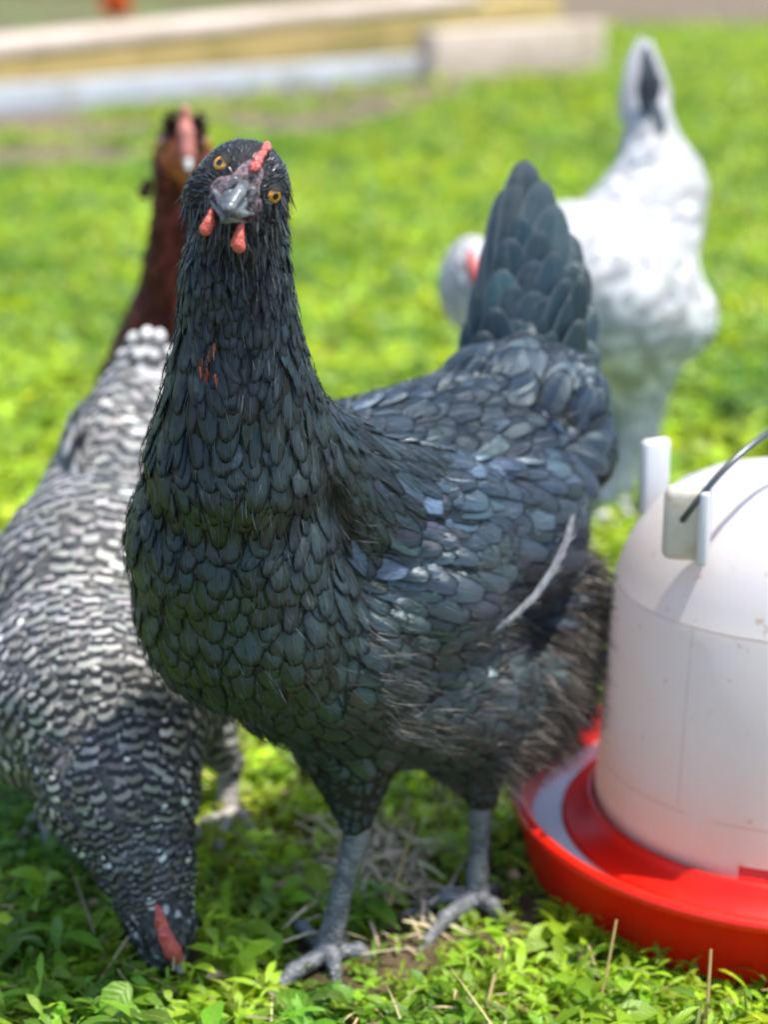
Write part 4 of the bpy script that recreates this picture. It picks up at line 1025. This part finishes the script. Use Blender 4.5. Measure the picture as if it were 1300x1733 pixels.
# timber edging of the raised bed behind
def wood(name, c1, c2, c3, sc_=6):
    m = NT(name); co = m.coord(); mp = m.n('ShaderNodeMapping'); mp.inputs['Scale'].default_value = (1, 9, 9); m.l(co, mp.inputs[0])
    n = m.noise(sc_*.5, 5, mp.outputs[0], .65); n2 = m.noise(3, 4, co, .6)
    c = m.mix(m.smooth(n, .3, .7), c1, c2); c = m.mix(m.math('MULTIPLY', m.smooth(n2, .45, .65), .6), c, c3)
    m.set(color=c, rough=.8); m.bump(n, .6, .01); return m.m
W1 = wood('weathered_timber', (.34,.24,.085), (.46,.33,.12), (.20,.17,.04))
W2 = wood('grey_blue_painted_board', (.36,.39,.44), (.50,.52,.56), (.30,.30,.28))
W3 = wood('pale_pink_board', (.48,.38,.32), (.60,.50,.42), (.36,.28,.2))
def beam(name, a, b, h, d, z0, mat, label, rise=0):
    a = np.array([a[0], a[1], 0.]); b = np.array([b[0], b[1], 0.]); L = np.linalg.norm(b-a); ax = nrm(b-a); s = np.array([-ax[1], ax[0], 0])
    R = np.array([ax, s, [0,0,1.]]); V, F = rbox((0,0,0), np.eye(3), (L/2, d/2, h/2), .008)
    # slight warp so that the edges are not ruler straight
    V[:,2] += .006*np.sin(V[:,0]*2.1)+rise*(V[:,0]/L+.5)
    o = mesh_obj(name, V, F, mat, smooth=False); o.matrix_world = Matrix.Translation(Vector((a+b)/2+np.array([0,0,z0+h/2])))@Matrix(R.T.tolist()).to_4x4()
    return tag(o, label, 'timber')
beam('painted_board', g0, g1, .115, .05, 0, W2, 'grey-blue board on edge along the foot of the garden bed, at left')
q0, q1 = G(722, 140), G(1010, 118)
beam('pale_board', q0, q1, .24, .10, 0, W3, 'short pale pinkish board at the right end of the garden bed edging')
beam('sleeper', b0, b1_, .25, .28, -.06, W1, 'long yellow-brown sleeper with a pale top edging the garden bed', .16)
dm = nrm(b1_-b0); nm = np.array([-dm[1], dm[0]]); cc_ = b0*.5+(b0*.19+b1_*.81)*.5
beam('cap_plank', b0+nm*.02, b0*.19+b1_*.81+nm*.02, .05, .34, .193, W3, 'long pale weathered plank lying on top of the yellow-brown sleeper', .13)
beam('side_sleeper', b1_+nm*.15, b1_+nm*25.0, .36, .2, 0, W1, 'dark timber running back from the far right corner of the garden bed')
beam('side_sleeper', b0+nm*.15+dm*.05, b0+nm*25+dm*.05, .19, .2, 0, W1, 'timber running back from the near left corner of the garden bed')
# soil in front of and behind the bed
def patch(name, pts, z, mat, label):
    V = [(p[0], p[1], p[2] if len(p) > 2 else z) for p in pts]; o = mesh_obj(name, V, [list(range(len(V)))], mat); kind(o, 'structure'); return o
# soil
m = NT('bare_brown_soil'); co = m.coord(); n = m.noise(9, 6, co, .7)
m.set(color=m.mix(m.smooth(n, .35, .65), (.075,.055,.030), (.19,.14,.085)), rough=.95); m.bump(n, .7, .05); M['soil'] = m.m
fr = [G(-200,310), G(100,290), G(260,262), G(420,248), G(560,215), G(640,196), G(760,168), G(1010,134), G(1015,112), G(-200,195)]
patch('soil_strip', fr, .004, M['soil'], '')
m = NT('bed_soil'); co = m.coord(); n = m.noise(5, 6, co, .7)
c = m.mix(m.smooth(n, .40, .60), (.10,.07,.035), (.09,.13,.02)); m.set(color=c, rough=.95); m.bump(n, .7, .08)
k0 = b0+nm*.1; k1 = b1_+nm*.1
patch('bed_soil', [(*k0,.13), (*k1,.31), (*(k1+nm*25),.31), (*(k0+nm*25),.13)], .235, m.m, '')
patch('far_soil', [(-3, 15.5), (40, 13.5), (60, 60), (-40, 60)], .004, M['soil'], '')
_ib = inbed; inbed = lambda x, y: ~(_ib(x, y-1.2))
put('garden_greens', blades(16000, 8, 26, .10, .30, .06, 3, .6, 1.0, .42, .36, .5), 'low green plants growing in the garden bed behind the timbers', 'plants', M['leaf'])
# orange bloom
oc = P(195, 8, 9.6); r = thing('orange_flower', 'blurred orange flower in the garden bed at the top left', 'flower', (oc[0], oc[1], 0))
m = NT('orange_petal'); m.set(color=(.75,.16,.03), rough=.6); m.translucent(.3, (.9,.25,.05))
n = 160; ya = rng.random(n)*6.28; Vl, Fl, uv, cc = leaves('', oc+rng.normal(0,.012,(n,3)), ya, rng.uniform(-.4,1.4,n), np.full(n,.085), np.full(n,.04), tint_n((.75,.16,.03), n, .1), None, rows=4)
mesh_obj('petals', Vl, Fl, m.m, r, cc, uv)
V, F = tube([[oc[0],oc[1],0],[oc[0]+.01,oc[1],oc[2]*.5],oc], [.012,.010,.008], 6); mesh_obj('stem', V, F, M['stemg'], r)
